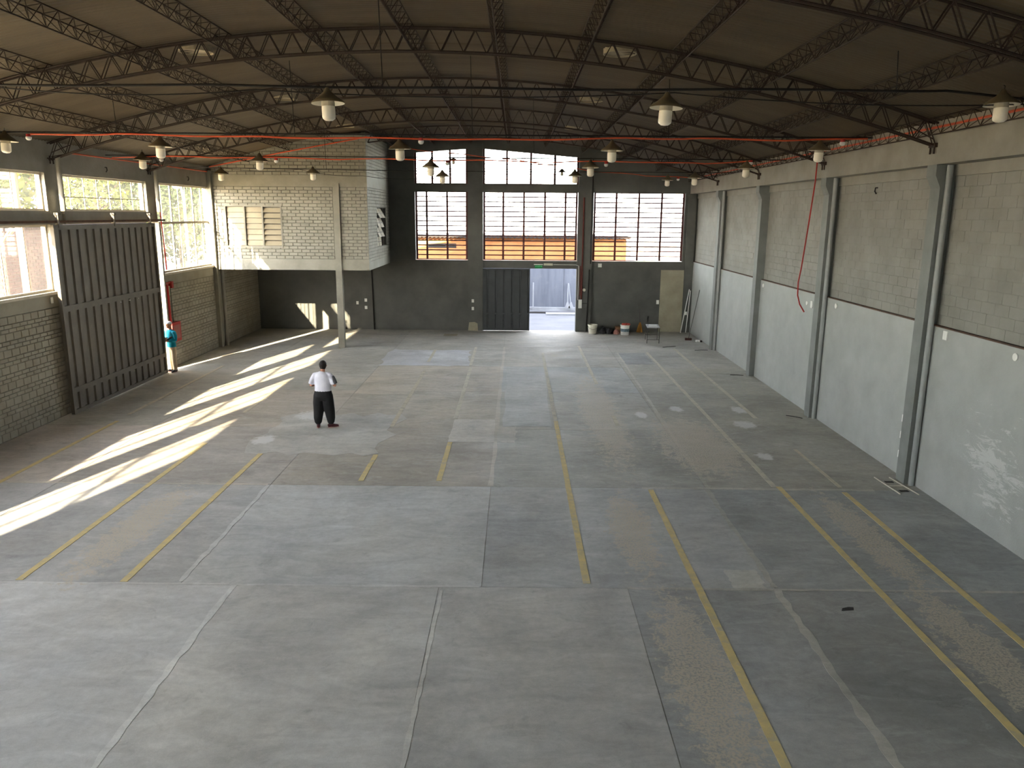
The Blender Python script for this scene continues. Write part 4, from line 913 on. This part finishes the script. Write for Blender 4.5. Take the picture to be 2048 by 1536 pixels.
MB().lathe([(0.001, 0.0), (0.19, 0.0), (0.21, 0.44), (0.225, 0.44), (0.225, 0.46), (0.001, 0.46)], (5.08, 35.5, 0), 24).build('body', M['white'], b2)
MB().lathe([(0.2005, 0.16), (0.2085, 0.30), (0.2105, 0.30), (0.2025, 0.16)], (5.08, 35.5, 0), 24, close=True).build('label_band', mat('label band', (120, 138, 146), (70, 84, 92), 14, 0.6), b2)
rag = MB()
for k in range(7): rag.lathe([(0.001, 0.0), (0.07, 0.01), (0.09, 0.05), (0.05, 0.09), (0.001, 0.10)], (5.08 + U(-.16, .16), 35.5 + U(-.12, .12), 0.45), 8)
rag.build('cloth', mat('red cloth', (190, 84, 70), (160, 70, 60), 10, 0.9), b2)
bag = MB(); 
for k in range(26):
    cx, cy = 4.2 + U(-0.22, 0.32), 35.9 + U(-0.2, 0.22); rr = U(0.08, 0.17); hh = U(0.10, 0.34) * (1 - abs(cx - 4.1) * 0.6)
    bag.lathe([(0.001, 0.0), (rr, 0.0), (rr * 1.12, hh * 0.5), (rr * 0.7, hh * 0.85), (0.001, hh)], (cx, cy, 0.0), 7)
bag.build('rubbish_bag', M['black'], None, label='heap of crumpled black plastic between the two buckets', cat='bag')
MB().box(4.72, 4.95, 35.95, 36.35, 0.0, 0.28).build('carton', M['cardboard'], None, label='brown carton behind the paint bucket', cat='box')
MB().lathe([(0.001, 0.0), (0.13, 0.01), (0.15, 0.09), (0.09, 0.2), (0.001, 0.24)], (4.70, 35.6, 0), 10).build('rag', M['pink'], None, label='pink rag heap beside the black plastic', cat='rag')
br = empty('broom', (5.87, 36.3, 0), 'straw broom leaning on the back wall', 'broom')
MB().tube([(5.90, 36.26, 0.45), (5.83, 36.42, 1.50)], 0.014, 8).build('handle', M['metal'], br)
st = MB()
for k in range(46):
    a = U(-1, 1); c = U(-1, 1); st.tube([(5.90 + a * 0.02, 36.26 + c * 0.02, 0.48), (5.89 + a * 0.08, 36.24 + c * 0.04, 0.30), (5.88 + a * 0.145, 36.23 + c * 0.07, 0.01)], 0.012, 4)
st.build('bristles', M['straw'], br)
sp_ = empty('spatula_pole', (6.28, 36.3, 0), 'thin grey scraper leaning on the back wall', 'scraper')
MB().tube([(6.26, 36.28, 0.03), (6.30, 36.44, 0.75)], 0.012, 6).build('handle', M['metal'], sp_); MB().box(6.20, 6.36, 36.22, 36.30, 0.0, 0.03).build('blade', M['metal'], sp_); MB().tube([(6.285, 36.40, 0.5), (6.30, 36.44, 0.75)], 0.022, 6).build('grip', M['cable'], sp_)
ts = empty('work_stool', (6.08, 33.7, 0), 'small metal-legged work stool with paint-splashed white top', 'stool')
tp = [(5.72, 33.1), (6.14, 33.08), (6.44, 34.3), (6.12, 34.45)]
TOPZ = 0.70
cxs = [(5.72, 33.1), (6.22, 33.1), (6.22, 34.0), (5.72, 34.0)]; sh_ = 0.1
tp = [(5.70, 33.06), (6.24, 33.06), (6.34, 34.1), (5.80, 34.1)]
MB().prism(tp, 'z', TOPZ - 0.03, TOPZ).build('top', mat('splashed top', (206, 206, 206), (150, 150, 152), 7, 0.7), ts)
for x, y in tp: MB().tube([(x * 0.97 + 6.02 * 0.03, y * 0.97 + 33.58 * 0.03, 0), (x * 0.97 + 6.02 * 0.03, y * 0.97 + 33.58 * 0.03, TOPZ - 0.03)], 0.014, 6).build('leg', M['metal'], ts)
q = [(x * 0.97 + 6.02 * 0.03, y * 0.97 + 33.58 * 0.03) for x, y in tp]
for a, b_, z in ((0, 1, 0.16), (2, 3, 0.22), (0, 3, 0.3), (1, 2, 0.3)): MB().tube([(*q[a], z), (*q[b_], z)], 0.010, 6).build('stretcher', M['metal'], ts)
MB().prism([(5.78, 33.3), (6.18, 33.25), (6.25, 33.95), (5.92, 34.0)], 'z', TOPZ + 0.0005, TOPZ + 0.012).build('paper', M['white'], None, label='crumpled white paper lying on the work stool', cat='paper')
MB().tube([(7.80, 36.15, 0.012), (8.16, 36.37, 2.05)], 0.022, 8).build('white_pole', M['white'], None, label='white tube leaning, left leg of the pair in the corner', cat='pole')
MB().tube([(8.06, 36.22, 0.012), (8.20, 36.30, 2.0)], 0.020, 8).build('white_pole', M['white'], None, label='white tube leaning, right leg of the pair in the corner', cat='pole')
MB().box(7.99, 8.08, 36.26, 36.32, 0.85, 1.0).build('pole_bracket', M['white'], None, label='small white block between the two leaning tubes', cat='block')
rk = empty('rake', (7.72, 34.1, 0), 'dark mop leaning on the right wall near the back corner', 'mop')
MB().tube([(7.74, 34.12, 0.06), (7.98, 34.3, 1.2), (8.19, 34.45, 2.2)], 0.013, 6).build('handle', M['metal'], rk)
MB().box(7.58, 7.86, 34.0, 34.14, 0.0, 0.09).build('head', mat('mop head', (96, 62, 52), (60, 44, 40), 14, 0.9), rk)
MB().box(7.96, 8.12, 33.55, 33.70, 0.0, 0.08).build('small_box', M['white'], None, label='small white box on the floor at the right wall', cat='box')
MB().box(8.13, 8.21, 33.5, 33.62, 0.0, 0.07).build('small_block', M['cable'], None, label='small black block beside the white box', cat='block')
MB().prism([(-2.25, 0.0), (-1.78, 0.0), (-1.8, 0.35), (-1.95, 0.42), (-2.2, 0.40)], 'y', YB - 0.146, YB - 0.139).build('wall_scar', M['raw'], None, label='bare plaster scar low beside the back door', cat='plaster patch')

# ------------------------------------------------------------------ people
def remeshed(mb, name, m, parent, voxel, smooth_it=3, extra=None):
    me = mb.mesh(name + '_src'); ob = bpy.data.objects.new(name, me); COL.objects.link(ob)
    r = ob.modifiers.new('r', 'REMESH'); r.mode = 'VOXEL'; r.voxel_size = voxel; r.use_smooth_shade = True
    s = ob.modifiers.new('s', 'SMOOTH'); s.factor = 0.5; s.iterations = smooth_it
    dg = bpy.context.evaluated_depsgraph_get(); ev = ob.evaluated_get(dg)
    me2 = bpy.data.meshes.new_from_object(ev); ob.modifiers.clear(); ob.data = me2; bpy.data.meshes.remove(me)
    me2.name = name; me2.materials.clear(); me2.materials.append(m)
    me2.polygons.foreach_set('use_smooth', [True] * len(me2.polygons))
    if parent is not None: ob.parent = parent
    return ob
def limb(b, pts, rr, n=14): b.tube(pts, rr, n)
def hand(b, wrist, d, palm_n, s=1.0, side=1):
    """palm and five fingers: d = direction of the hand, palm_n = palm normal"""
    d = Vector(d).normalized(); nn = Vector(palm_n).normalized(); sd = d.cross(nn).normalized() * side
    w0 = Vector(wrist)
    b.tube([w0 - d * 0.02, w0 + d * 0.03, w0 + d * 0.075, w0 + d * 0.10], [(0.026, 0.02), (0.036, 0.019), (0.042, 0.017), (0.038, 0.014)], 10) if abs(sd.z) < 0.8 else b.tube([w0 - d * 0.02, w0 + d * 0.03, w0 + d * 0.075, w0 + d * 0.10], [0.024, 0.03, 0.032, 0.026], 10)
    for k, ln in enumerate((0.068, 0.078, 0.073, 0.058)):
        o = w0 + d * 0.092 + sd * (0.033 - 0.022 * k)
        b.tube([o - d * 0.02, o + d * ln * 0.45 + nn * 0.006, o + d * ln * 0.8 + nn * 0.024, o + d * ln * 0.9 + nn * 0.045], [0.0095, 0.009, 0.0085, 0.007], 6)
    o = w0 + d * 0.025 + sd * 0.03
    b.tube([o, o + d * 0.03 + sd * 0.026, o + d * 0.06 + sd * 0.03 + nn * 0.012], [0.012, 0.0105, 0.008], 6)

def head(b, c, fwd, tilt_down):
    """skull, jaw, nose, ears and neck; c = centre of head"""
    c = Vector(c); f = Vector(fwd).normalized(); u = (Vector((0, 0, 1)) + f * tilt_down).normalized(); f2 = (f - u * f.dot(u)).normalized(); s = f2.cross(u)
    prof = [(-0.115, 0.030, 0.035, 0.05), (-0.10, 0.045, 0.05, 0.04), (-0.065, 0.060, 0.078, 0.02), (-0.02, 0.070, 0.093, 0.006), (0.03, 0.076, 0.098, 0.0), (0.07, 0.070, 0.088, -0.004), (0.098, 0.048, 0.060, -0.008), (0.112, 0.015, 0.02, -0.01)]
    base = len(b.v); n = 16
    for (z, rs, rf, off) in prof:
        for j in range(n):
            th = 2 * math.pi * j / n; b.v.append(tuple(c + u * z + s * rs * math.cos(th) + f2 * (rf * math.sin(th) + off)))
    for i in range(len(prof) - 1):
        for j in range(n): b.f.append((base + i * n + j, base + i * n + (j + 1) % n, base + (i + 1) * n + (j + 1) % n, base + (i + 1) * n + j))
    b.f.append(tuple(base + j for j in reversed(range(n)))); b.f.append(tuple(base + (len(prof) - 1) * n + j for j in range(n)))
    b.tube([c + f2 * 0.088 + u * 0.015, c + f2 * 0.108 - u * 0.02, c + f2 * 0.10 - u * 0.035], [0.010, 0.015, 0.012], 8)      # nose
    b.tube([c + f2 * 0.088 - u * 0.062 - s * 0.022, c + f2 * 0.096 - u * 0.060, c + f2 * 0.088 - u * 0.062 + s * 0.022], 0.009, 6)   # mouth
    for sg in (-1, 1):
        b.tube([c + s * sg * 0.074 + u * 0.03 - f2 * 0.005, c + s * sg * 0.084 - f2 * 0.012, c + s * sg * 0.072 - u * 0.03], [0.013, 0.019, 0.011], 8)   # ears
        b.tube([c + f2 * 0.086 + s * sg * 0.02 + u * 0.028, c + f2 * 0.083 + s * sg * 0.046 + u * 0.028], 0.008, 6)        # brow
    return c, f2, u, s

# --- man with his back to the camera
man = empty('person', (-4.90, 19.16, 0.0), 'person in white t-shirt and baggy black trousers, seen from behind on the open floor', 'person')
b = MB()
hc_, hf, hu, hs = head(b, (0.02, 0.055, 1.625), (0, 1, 0), -0.42)
b.tube([(0, -0.01, 1.40), (0.01, 0.005, 1.48), (0.015, 0.03, 1.56)], [0.075, 0.06, 0.058], 12)
b.tube([(0, 0, 0.9), (0, 0, 1.1), (0, -0.01, 1.3), (0, -0.01, 1.44)], [(0.15, 0.10), (0.155, 0.10), (0.16, 0.095), (0.08, 0.06)], 14)
for sg, fx, fy in ((-1, -0.155, 0.0), (1, 0.165, 0.03)):
    b.tube([(sg * 0.08, 0, 0.95), (sg * 0.11, 0.0, 0.75), (sg * 0.125, 0.02, 0.5), (fx, fy, 0.28), (fx, fy, 0.09)], [0.08, 0.075, 0.055, 0.05, 0.036], 12)
    b.tube([(sg * 0.10, -0.01, 1.40), (sg * 0.18, -0.013, 1.375), (sg * 0.25, -0.03, 1.27), (sg * 0.295, -0.01, 1.13)], [0.04, 0.048, 0.045, 0.040], 12)
    b.tube([(sg * 0.30, -0.01, 1.13), (sg * 0.285, 0.09, 1.10), (sg * 0.20, 0.21, 1.12), (sg * 0.13, 0.29, 1.15)], [0.041, 0.043, 0.036, 0.027], 12)
    hand(b, (sg * 0.125, 0.295, 1.15), (-sg * 0.55, 0.75, 0.25), (-sg * 0.5, -0.2, 0.8), side=sg)
remeshed(b, 'body', M['skin'], man, 0.0075, 2)
b = MB()
b.tube([(0, 0.0, 0.945), (0, 0.0, 0.97), (0, 0.005, 1.10), (0, 0.0, 1.22), (0, -0.012, 1.34), (0, -0.015, 1.415), (0.005, -0.005, 1.455), (0.008, 0.0, 1.475)],
       [(0.205, 0.15), (0.212, 0.155), (0.205, 0.15), (0.205, 0.145), (0.215, 0.14), (0.185, 0.115), (0.105, 0.085), (0.07, 0.07)], 20)
for sg in (-1, 1): b.tube([(sg * 0.10, -0.01, 1.405), (sg * 0.185, -0.012, 1.385), (sg * 0.25, -0.03, 1.28), (sg * 0.292, -0.02, 1.16)], [0.066, 0.074, 0.070, 0.072], 14)
remeshed(b, 't_shirt', M['tshirt'], man, 0.012, 4)
b = MB(); b.tube([(0.225, -0.012, 1.355), (0.262, -0.027, 1.28), (0.290, -0.022, 1.20), (0.303, -0.018, 1.165)], [0.060, 0.068, 0.070, 0.068], 14)
b.v = [(x + 0.016, y + 0.0, z) for x, y, z in b.v]
remeshed(b, 'grey_sleeve', M['greysleeve'], man, 0.012, 3)
b = MB()
b.tube([(0, 0, 1.00), (0, 0.0, 0.94), (0, -0.005, 0.84), (0, -0.005, 0.74)], [(0.205, 0.15), (0.225, 0.165), (0.25, 0.18), (0.235, 0.16)], 18)
for sg, fx, fy in ((-1, -0.155, 0.0), (1, 0.165, 0.03)):
    b.tube([(sg * 0.10, 0, 0.86), (sg * 0.125, 0.0, 0.66), (sg * 0.14 + 0.005, 0.02, 0.45), (fx, fy, 0.25), (fx, fy, 0.14), (fx, fy, 0.095)], [(0.145, 0.15), (0.142, 0.15), (0.132, 0.14), (0.112, 0.12), (0.088, 0.095), (0.055, 0.06)], 16)
remeshed(b, 'trousers', M['blackcloth'], man, 0.012, 3)
b = MB()
for (z, rs, rf, off) in [(-0.055, 0.068, 0.05, -0.06), (-0.01, 0.086, 0.078, -0.04), (0.04, 0.093, 0.106, -0.012), (0.078, 0.088, 0.10, -0.008), (0.112, 0.064, 0.076, -0.008), (0.134, 0.02, 0.024, -0.01)]:
    for j in range(16):
        th = 2 * math.pi * j / 16; b.v.append(tuple(hc_ + hu * z + hs * rs * math.cos(th) + hf * (rf * math.sin(th) + off)))
for i in range(5):
    for j in range(16): b.f.append((i * 16 + j, i * 16 + (j + 1) % 16, (i + 1) * 16 + (j + 1) % 16, (i + 1) * 16 + j))
b.f.append(tuple(reversed(range(16)))); b.f.append(tuple(80 + j for j in range(16)))
remeshed(b, 'hair', M['hair'], man, 0.008, 2)
def shoe(parent, x, y, ang, m1, m2, L=0.285):
    d = Vector((math.sin(ang), math.cos(ang), 0)); o = Vector((x, y, 0))
    b = MB(); b.tube([o - d * 0.085 + Vector((0, 0, .055)), o - d * 0.05 + Vector((0, 0, .062)), o + d * 0.02 + Vector((0, 0, .06)), o + d * 0.10 + Vector((0, 0, .045)), o + d * 0.17 + Vector((0, 0, .036)), o + d * 0.195 + Vector((0, 0, .034))], [(0.03, 0.035), (0.042, 0.05), (0.045, 0.05), (0.05, 0.036), (0.044, 0.027), (0.022, 0.014)], 12)
    b.tube([o + Vector((0, 0, .05)) - d * 0.02, o + Vector((0, 0, .12)) - d * 0.02], [0.044, 0.045], 12)
    s1 = remeshed(b, 'shoe', m1, parent, 0.008, 2)
    b = MB(); P = []
    sd = Vector((d.y, -d.x, 0))
    for k in range(18):
        th = 2 * math.pi * k / 18; v = o + d * (0.055 + 0.145 * math.cos(th)) + sd * (0.048 * math.sin(th)); P.append((v.x, v.y))
    b.prism(P, 'z', 0.0, 0.022); so_ = b.build('sole', m2, None, local=True); so_.parent = s1
shoe(man, -0.155, 0.0, math.radians(-12), M['shoe'], M['sole']); shoe(man, 0.165, 0.03, math.radians(62), M['shoe'], M['sole'])

# --- person in the gate gap
p2 = empty('person', (-11.83, 26.12, 0.0), 'person in turquoise top, white cap and beige trousers beside the gate edge', 'person', rz=math.radians(152))
b = MB()
hc_, hf, hu, hs = head(b, (0, 0.03, 1.63), (0.1, 1, 0), -0.1)
b.tube([(0, -0.01, 1.40), (0, 0.0, 1.48), (0, 0.02, 1.56)], [0.07, 0.055, 0.054], 12)
b.tube([(0, 0, 0.9), (0, 0, 1.1), (0, 0, 1.3), (0, 0, 1.43)], [(0.14, 0.095), (0.14, 0.09), (0.155, 0.095), (0.08, 0.06)], 14)
for sg in (-1, 1):
    b.tube([(sg * 0.08, 0, 0.95), (sg * 0.09, 0.0, 0.75), (sg * 0.095, 0.02, 0.5), (sg * 0.095, 0, 0.28), (sg * 0.095, 0, 0.09)], [0.08, 0.07, 0.052, 0.048, 0.035], 12)
    b.tube([(sg * 0.13, 0, 1.41), (sg * 0.19, 0, 1.38), (sg * 0.225, -0.01, 1.25), (sg * 0.235, 0.0, 1.12)], [0.046, 0.05, 0.044, 0.038], 12)
    b.tube([(sg * 0.235, 0.0, 1.12), (sg * 0.20, 0.12, 1.10), (sg * 0.08, 0.20, 1.14 + 0.04 * sg)], [0.038, 0.034, 0.026], 12)
    hand(b, (sg * 0.075, 0.20, 1.14 + 0.04 * sg), (-sg * 0.9, 0.2, 0.15), (0, -1, 0.1), side=sg)
remeshed(b, 'body', M['skin'], p2, 0.0075, 2)
b = MB()
b.tube([(0, 0, 0.86), (0, 0, 0.90), (0, 0.0, 1.10), (0, 0, 1.25), (0, -0.005, 1.35), (0, -0.005, 1.42), (0, 0, 1.475)], [(0.175, 0.13), (0.18, 0.135), (0.17, 0.125), (0.185, 0.13), (0.19, 0.125), (0.16, 0.10), (0.066, 0.066)], 18)
for sg in (-1, 1):
    b.tube([(sg * 0.12, 0, 1.40), (sg * 0.19, 0, 1.38), (sg * 0.228, -0.01, 1.25), (sg * 0.238, 0.0, 1.12), (sg * 0.20, 0.12, 1.10), (sg * 0.11, 0.185, 1.135 + 0.035 * sg)], [0.064, 0.068, 0.062, 0.056, 0.050, 0.042], 12)
remeshed(b, 'shirt', M['turq'], p2, 0.011, 3)
b = MB()
b.tube([(0, 0, 0.97), (0, 0, 0.90), (0, 0, 0.80)], [(0.165, 0.115), (0.175, 0.13), (0.18, 0.125)], 16)
for sg in (-1, 1): b.tube([(sg * 0.085, 0, 0.86), (sg * 0.095, 0, 0.62), (sg * 0.10, 0.015, 0.42), (sg * 0.098, 0, 0.2), (sg * 0.098, 0, 0.07)], [0.098, 0.092, 0.082, 0.074, 0.072], 14)
remeshed(b, 'trousers', M['beige'], p2, 0.011, 3)
b = MB()
for (z, rs, rf, off) in [(0.035, 0.086, 0.106, 0.0), (0.07, 0.083, 0.102, -0.002), (0.105, 0.062, 0.076, -0.006), (0.13, 0.02, 0.026, -0.008)]:
    for j in range(16):
        th = 2 * math.pi * j / 16; b.v.append(tuple(hc_ + hu * z + hs * rs * math.cos(th) + hf * (rf * math.sin(th) + off)))
for i in range(3):
    for j in range(16): b.f.append((i * 16 + j, i * 16 + (j + 1) % 16, (i + 1) * 16 + (j + 1) % 16, (i + 1) * 16 + j))
b.f.append(tuple(reversed(range(16)))); b.f.append(tuple(48 + j for j in range(16)))
b.tube([hc_ + hf * 0.08 + hu * 0.045, hc_ + hf * 0.15 + hu * 0.038, hc_ + hf * 0.175 + hu * 0.03], [(0.075, 0.012), (0.065, 0.010), (0.03, 0.008)], 12)
remeshed(b, 'cap', M['cap'], p2, 0.007, 1)
MB().tube([(-0.19, 0.10, 1.24), (-0.08, 0.165, 1.16), (0.06, 0.175, 1.07), (0.19, 0.10, 1.02)], [(0.022, 0.03)] * 4, 8).build('shoulder_strap', M['black'], p2, local=True)
shoe(p2, -0.10, 0.0, math.radians(-12), M['black'], M['sole']); shoe(p2, 0.10, 0.02, math.radians(14), M['black'], M['sole'])

# ------------------------------------------------------------------ outdoors, back yard
MB().box(-40, 60, YT, 140, -0.4, -0.02).build('ground_yard', M['yard'], None, kind='structure', label='pale concrete yard behind the back door')
M['yardkerb'] = mat('kerb concrete', (142, 146, 152), (126, 130, 136), 2, 0.85)
yw = empty('yard_wall', (2, 45.2, 0), 'blue-grey streaked boundary wall seen through the back door', 'wall')
for k in range(14): MB().box(-14 + 2.4 * k, -14 + 2.4 * k + 2.385, 45.0, 45.25, -0.02, 2.75).build('wall_panel', M['yardwall'], yw)
MB().box(-14, 19.6, 44.72, 45.0, -0.02, 0.16).build('kerb', M['yardkerb'], yw)
MB().box(-10, 14, 43.35, 44.0, -0.03, 0.004).build('channel', M['cable'], None, label='dark drain channel across the yard', cat='channel')
MB().box(1.7, 8, 42.5, 43.3, -0.02, 0.06).build('plank', M['yardkerb'], None, label='pale board lying in the yard', cat='board')
for k, (x, dx) in enumerate(((3.0, 0.02), (3.2, -0.06))):
    bo = empty('yard_broom', (x, 44.6, 0), 'pale broom leaning on the yard wall, %s one' % ('left', 'right')[k], 'broom')
    MB().tube([(x, 44.5, 0.25), (x + dx * 2, 44.95, 1.55)], 0.02, 6).build('handle', M['yardkerb'], bo); MB().prism([(x - 0.16, 0.16), (x + 0.16, 0.16), (x + 0.04, 0.5), (x - 0.04, 0.5)], 'y', 44.45, 44.53).build('bristles', M['yardkerb'], bo)
MB().box(0.98, 1.05, 44.6, 44.7, 0.0, 1.6).build('yard_post', M['yardkerb'], None, label='thin white post at the left of the yard wall', cat='post')
OD = 49.0
och = empty('ochre_building', (-2, OD, 0), 'sunlit ochre building with corrugated roof behind the back windows', 'building')
OX1 = 6.9
MB().box(-13, OX1, OD, OD + 8, -0.02, 4.08).build('wall', M['ochre'], och)
MB().box(-5.5, -3.75, OD - 0.03, OD + 0.02, 3.35, 3.62).build('vent_slot', M['cable'], och)
rf = MB(); n = 260
vs = []
for i in range(n + 1):
    x = -13.3 + (OX1 + 0.2 + 13.3) * i / n; z = 0.05 * math.sin(i * 2 * math.pi / 3.25)
    vs += [(x, OD - 0.45, 4.12 + z), (x, OD + 8.2, 4.05 + z), (x, OD - 0.45, 4.0 + z), (x, OD + 8.2, 4.01 + z)]
fs = []
for i in range(n):
    a, c = 4 * i, 4 * (i + 1); fs += [(a, a + 1, c + 1, c), (a + 2, c + 2, c + 3, a + 3), (a, c, c + 2, a + 2)]
rf.add(vs, fs).build('roof', M['rooftile'], och)
wh = empty('white_building', (18, 52, 0), 'bright white building right of the ochre building', 'building')
MB().box(8.2, 34, 56, 62, -0.02, 3.3).build('wall', M['whitewall'], wh); MB().box(8.0, 34.2, 55.6, 62, 3.3, 3.45).build('roof', M['whitewall'], wh)

# ------------------------------------------------------------------ outdoors, street on the left
MB().box(-160, XL - TH, -60, 140, -0.4, -0.03).build('ground_street', M['ground'], None, kind='structure', label='sunlit pale street paving left of the hall')
bh = empty('brick_house', (-28, 42, 0), 'red brick house across the street', 'house')
MB().box(-36, -24.03, 36.53, 50, -0.03, 4.6).build('wall_core', M['mort2'], bh)
bricks(bh, 'brick', M['redbrick'], (0, -1, 0), 36.53, -30, -24.0, 0.0, [0.16], 4.6, 0.46, 0.02, 0.04, limit=280)
bricks(bh, 'brick_side', M['redbrick'], (1, 0, 0), -24.03, 36.5, 50, 0.0, [0.16], 4.6, 0.46, 0.02, 0.04, limit=0)
MB().prism([(-36.3, 4.6), (-23.7, 4.6), (-23.7, 4.75), (-36.3, 4.75)], 'y', 36.2, 50.3).build('roof', M['rooftile'], bh)
def tree(x, y, h, r, m, label, seed, n=3600, zc=None):
    rnd = random.Random(seed); t = empty('street_tree', (x, y, 0), label, 'tree', 'street trees')
    tb = MB(); tb.tube([(x, y, -0.03), (x + rnd.uniform(-.2, .2), y, h * 0.3), (x + rnd.uniform(-.3, .3), y, h * 0.55), (x, y, h * 0.8)], [0.22, 0.17, 0.12, 0.05], 8)
    for k in range(7):
        a = rnd.uniform(0, 6.28); z0 = h * rnd.uniform(0.3, 0.6); tb.tube([(x, y, z0), (x + math.cos(a) * r * 0.5, y + math.sin(a) * r * 0.5, z0 + h * 0.15), (x + math.cos(a) * r * 0.85, y + math.sin(a) * r * 0.85, z0 + h * 0.26)], [0.07, 0.045, 0.02], 6)
    tb.build('trunk', M['bark'], t)
    lb = MB(); zc = zc or h * 0.62
    for k in range(n):
        while True:
            v = Vector((rnd.uniform(-1, 1), rnd.uniform(-1, 1), rnd.uniform(-1, 1)))
            if 0.25 < v.length < 1: break
        p = Vector((x + v.x * r, y + v.y * r, zc + v.z * h * 0.42)); s = rnd.uniform(0.10, 0.24)
        a = Vector((rnd.uniform(-1, 1), rnd.uniform(-1, 1), rnd.uniform(-1, 1))).normalized() * s; c = a.orthogonal().normalized() * s * 0.55
        q = len(lb.v); lb.v += [tuple(p - a), tuple(p + c), tuple(p + a), tuple(p - c)]; lb.f.append((q, q + 1, q + 2, q + 3))
    lb.build('foliage', m, t, kind='stuff', fix=False)
TR = [(-21, 31, 8.5, 2.6, 'leaf', 'yellow-green tree seen through the leftmost high window'), (-29.5, 55.5, 10, 3.6, 'leaf', 'tall tree behind the brick house'), (-23.5, 55, 9, 3.2, 'leaf2', 'dark green tree seen above the gate, left'), (-22.5, 62.5, 9.5, 3.4, 'leaf', 'yellow-green tree seen above the gate, middle'),
      (-31, 62, 11, 4.2, 'leaf2', 'large dark tree behind the trees above the gate'), (-22, 67, 9, 3.3, 'leaf2', 'dark tree seen through the tall sunlit window, left'), (-29, 74, 11, 4.5, 'leaf', 'big bright tree seen through the tall sunlit window'), (-21, 78, 9, 3.6, 'leaf2', 'far tree at the right edge of the tall sunlit window'), (-38, 84, 13, 6, 'leaf2', 'widest distant tree behind the street'), (-41, 44, 10, 3.6, 'leaf2', 'tree behind the brick house roof'), (-40, 58, 12, 5, 'leaf', 'distant bright tree over the house roof')]
for k, (x, y, h, r, m, lb) in enumerate(TR): tree(x, y, h, r, M[m], lb, 100 + k, zc=8.4 if k == 0 else None)
sp2 = empty('street_lamp', (-17.6, 41.6, 0), 'curved street lamp outside the tall sunlit window', 'street lamp')
MB().tube([(-17.6, 41.8, -0.03), (-17.6, 41.8, 6.0), (-17.5, 41.3, 6.75), (-17.3, 40.4, 6.85)], [0.07, 0.06, 0.05, 0.045], 10).build('pole', M['whitewall'], sp2)
MB().lathe([(0.001, 0.06), (0.14, 0.04), (0.24, -0.02), (0.24, -0.06), (0.16, -0.24), (0.001, -0.28)], (-17.3, 40.3, 6.82), 16).build('lamp_head', M['whitewall'], sp2, smooth=True)
MB().tube([(-18.0, 28.4, -0.03), (-17.95, 28.3, 9)], [0.16, 0.11], 10).build('utility_pole', M['bark'], None, label='wooden utility pole seen through the low window left of the gate', cat='pole')
MB().box(-14.9, -14.75, -5, 18, -0.03, 0.0).build('kerb_line', M['whitewall'], None, label='white kerb line outside the left windows', cat='kerb')
ca = empty('parked_car', (-19.5, 50, 0), 'blue car parked in the street outside the tall window', 'car')
MB().prism([(48.0, 0.28), (52.2, 0.28), (52.25, 0.75), (51.2, 0.92), (50.5, 1.42), (48.9, 1.45), (48.2, 0.95), (47.95, 0.8)], 'x', -20.4, -18.7).build('body', M['carblue'], ca)
MB().prism([(48.55, 0.98), (50.95, 0.95), (50.42, 1.36), (48.95, 1.38)], 'x', -18.7, -18.69).build('side_window', M['darkglass'], ca)
for y in (48.8, 51.4): MB().tube([(-18.68, y, 0.30), (-18.9, y, 0.30)], 0.32, 18).build('wheel', M['rubber'], ca)
for y in (48.8, 51.4): MB().tube([(-20.2, y, 0.30), (-20.42, y, 0.30)], 0.32, 18).build('wheel', M['rubber'], ca)
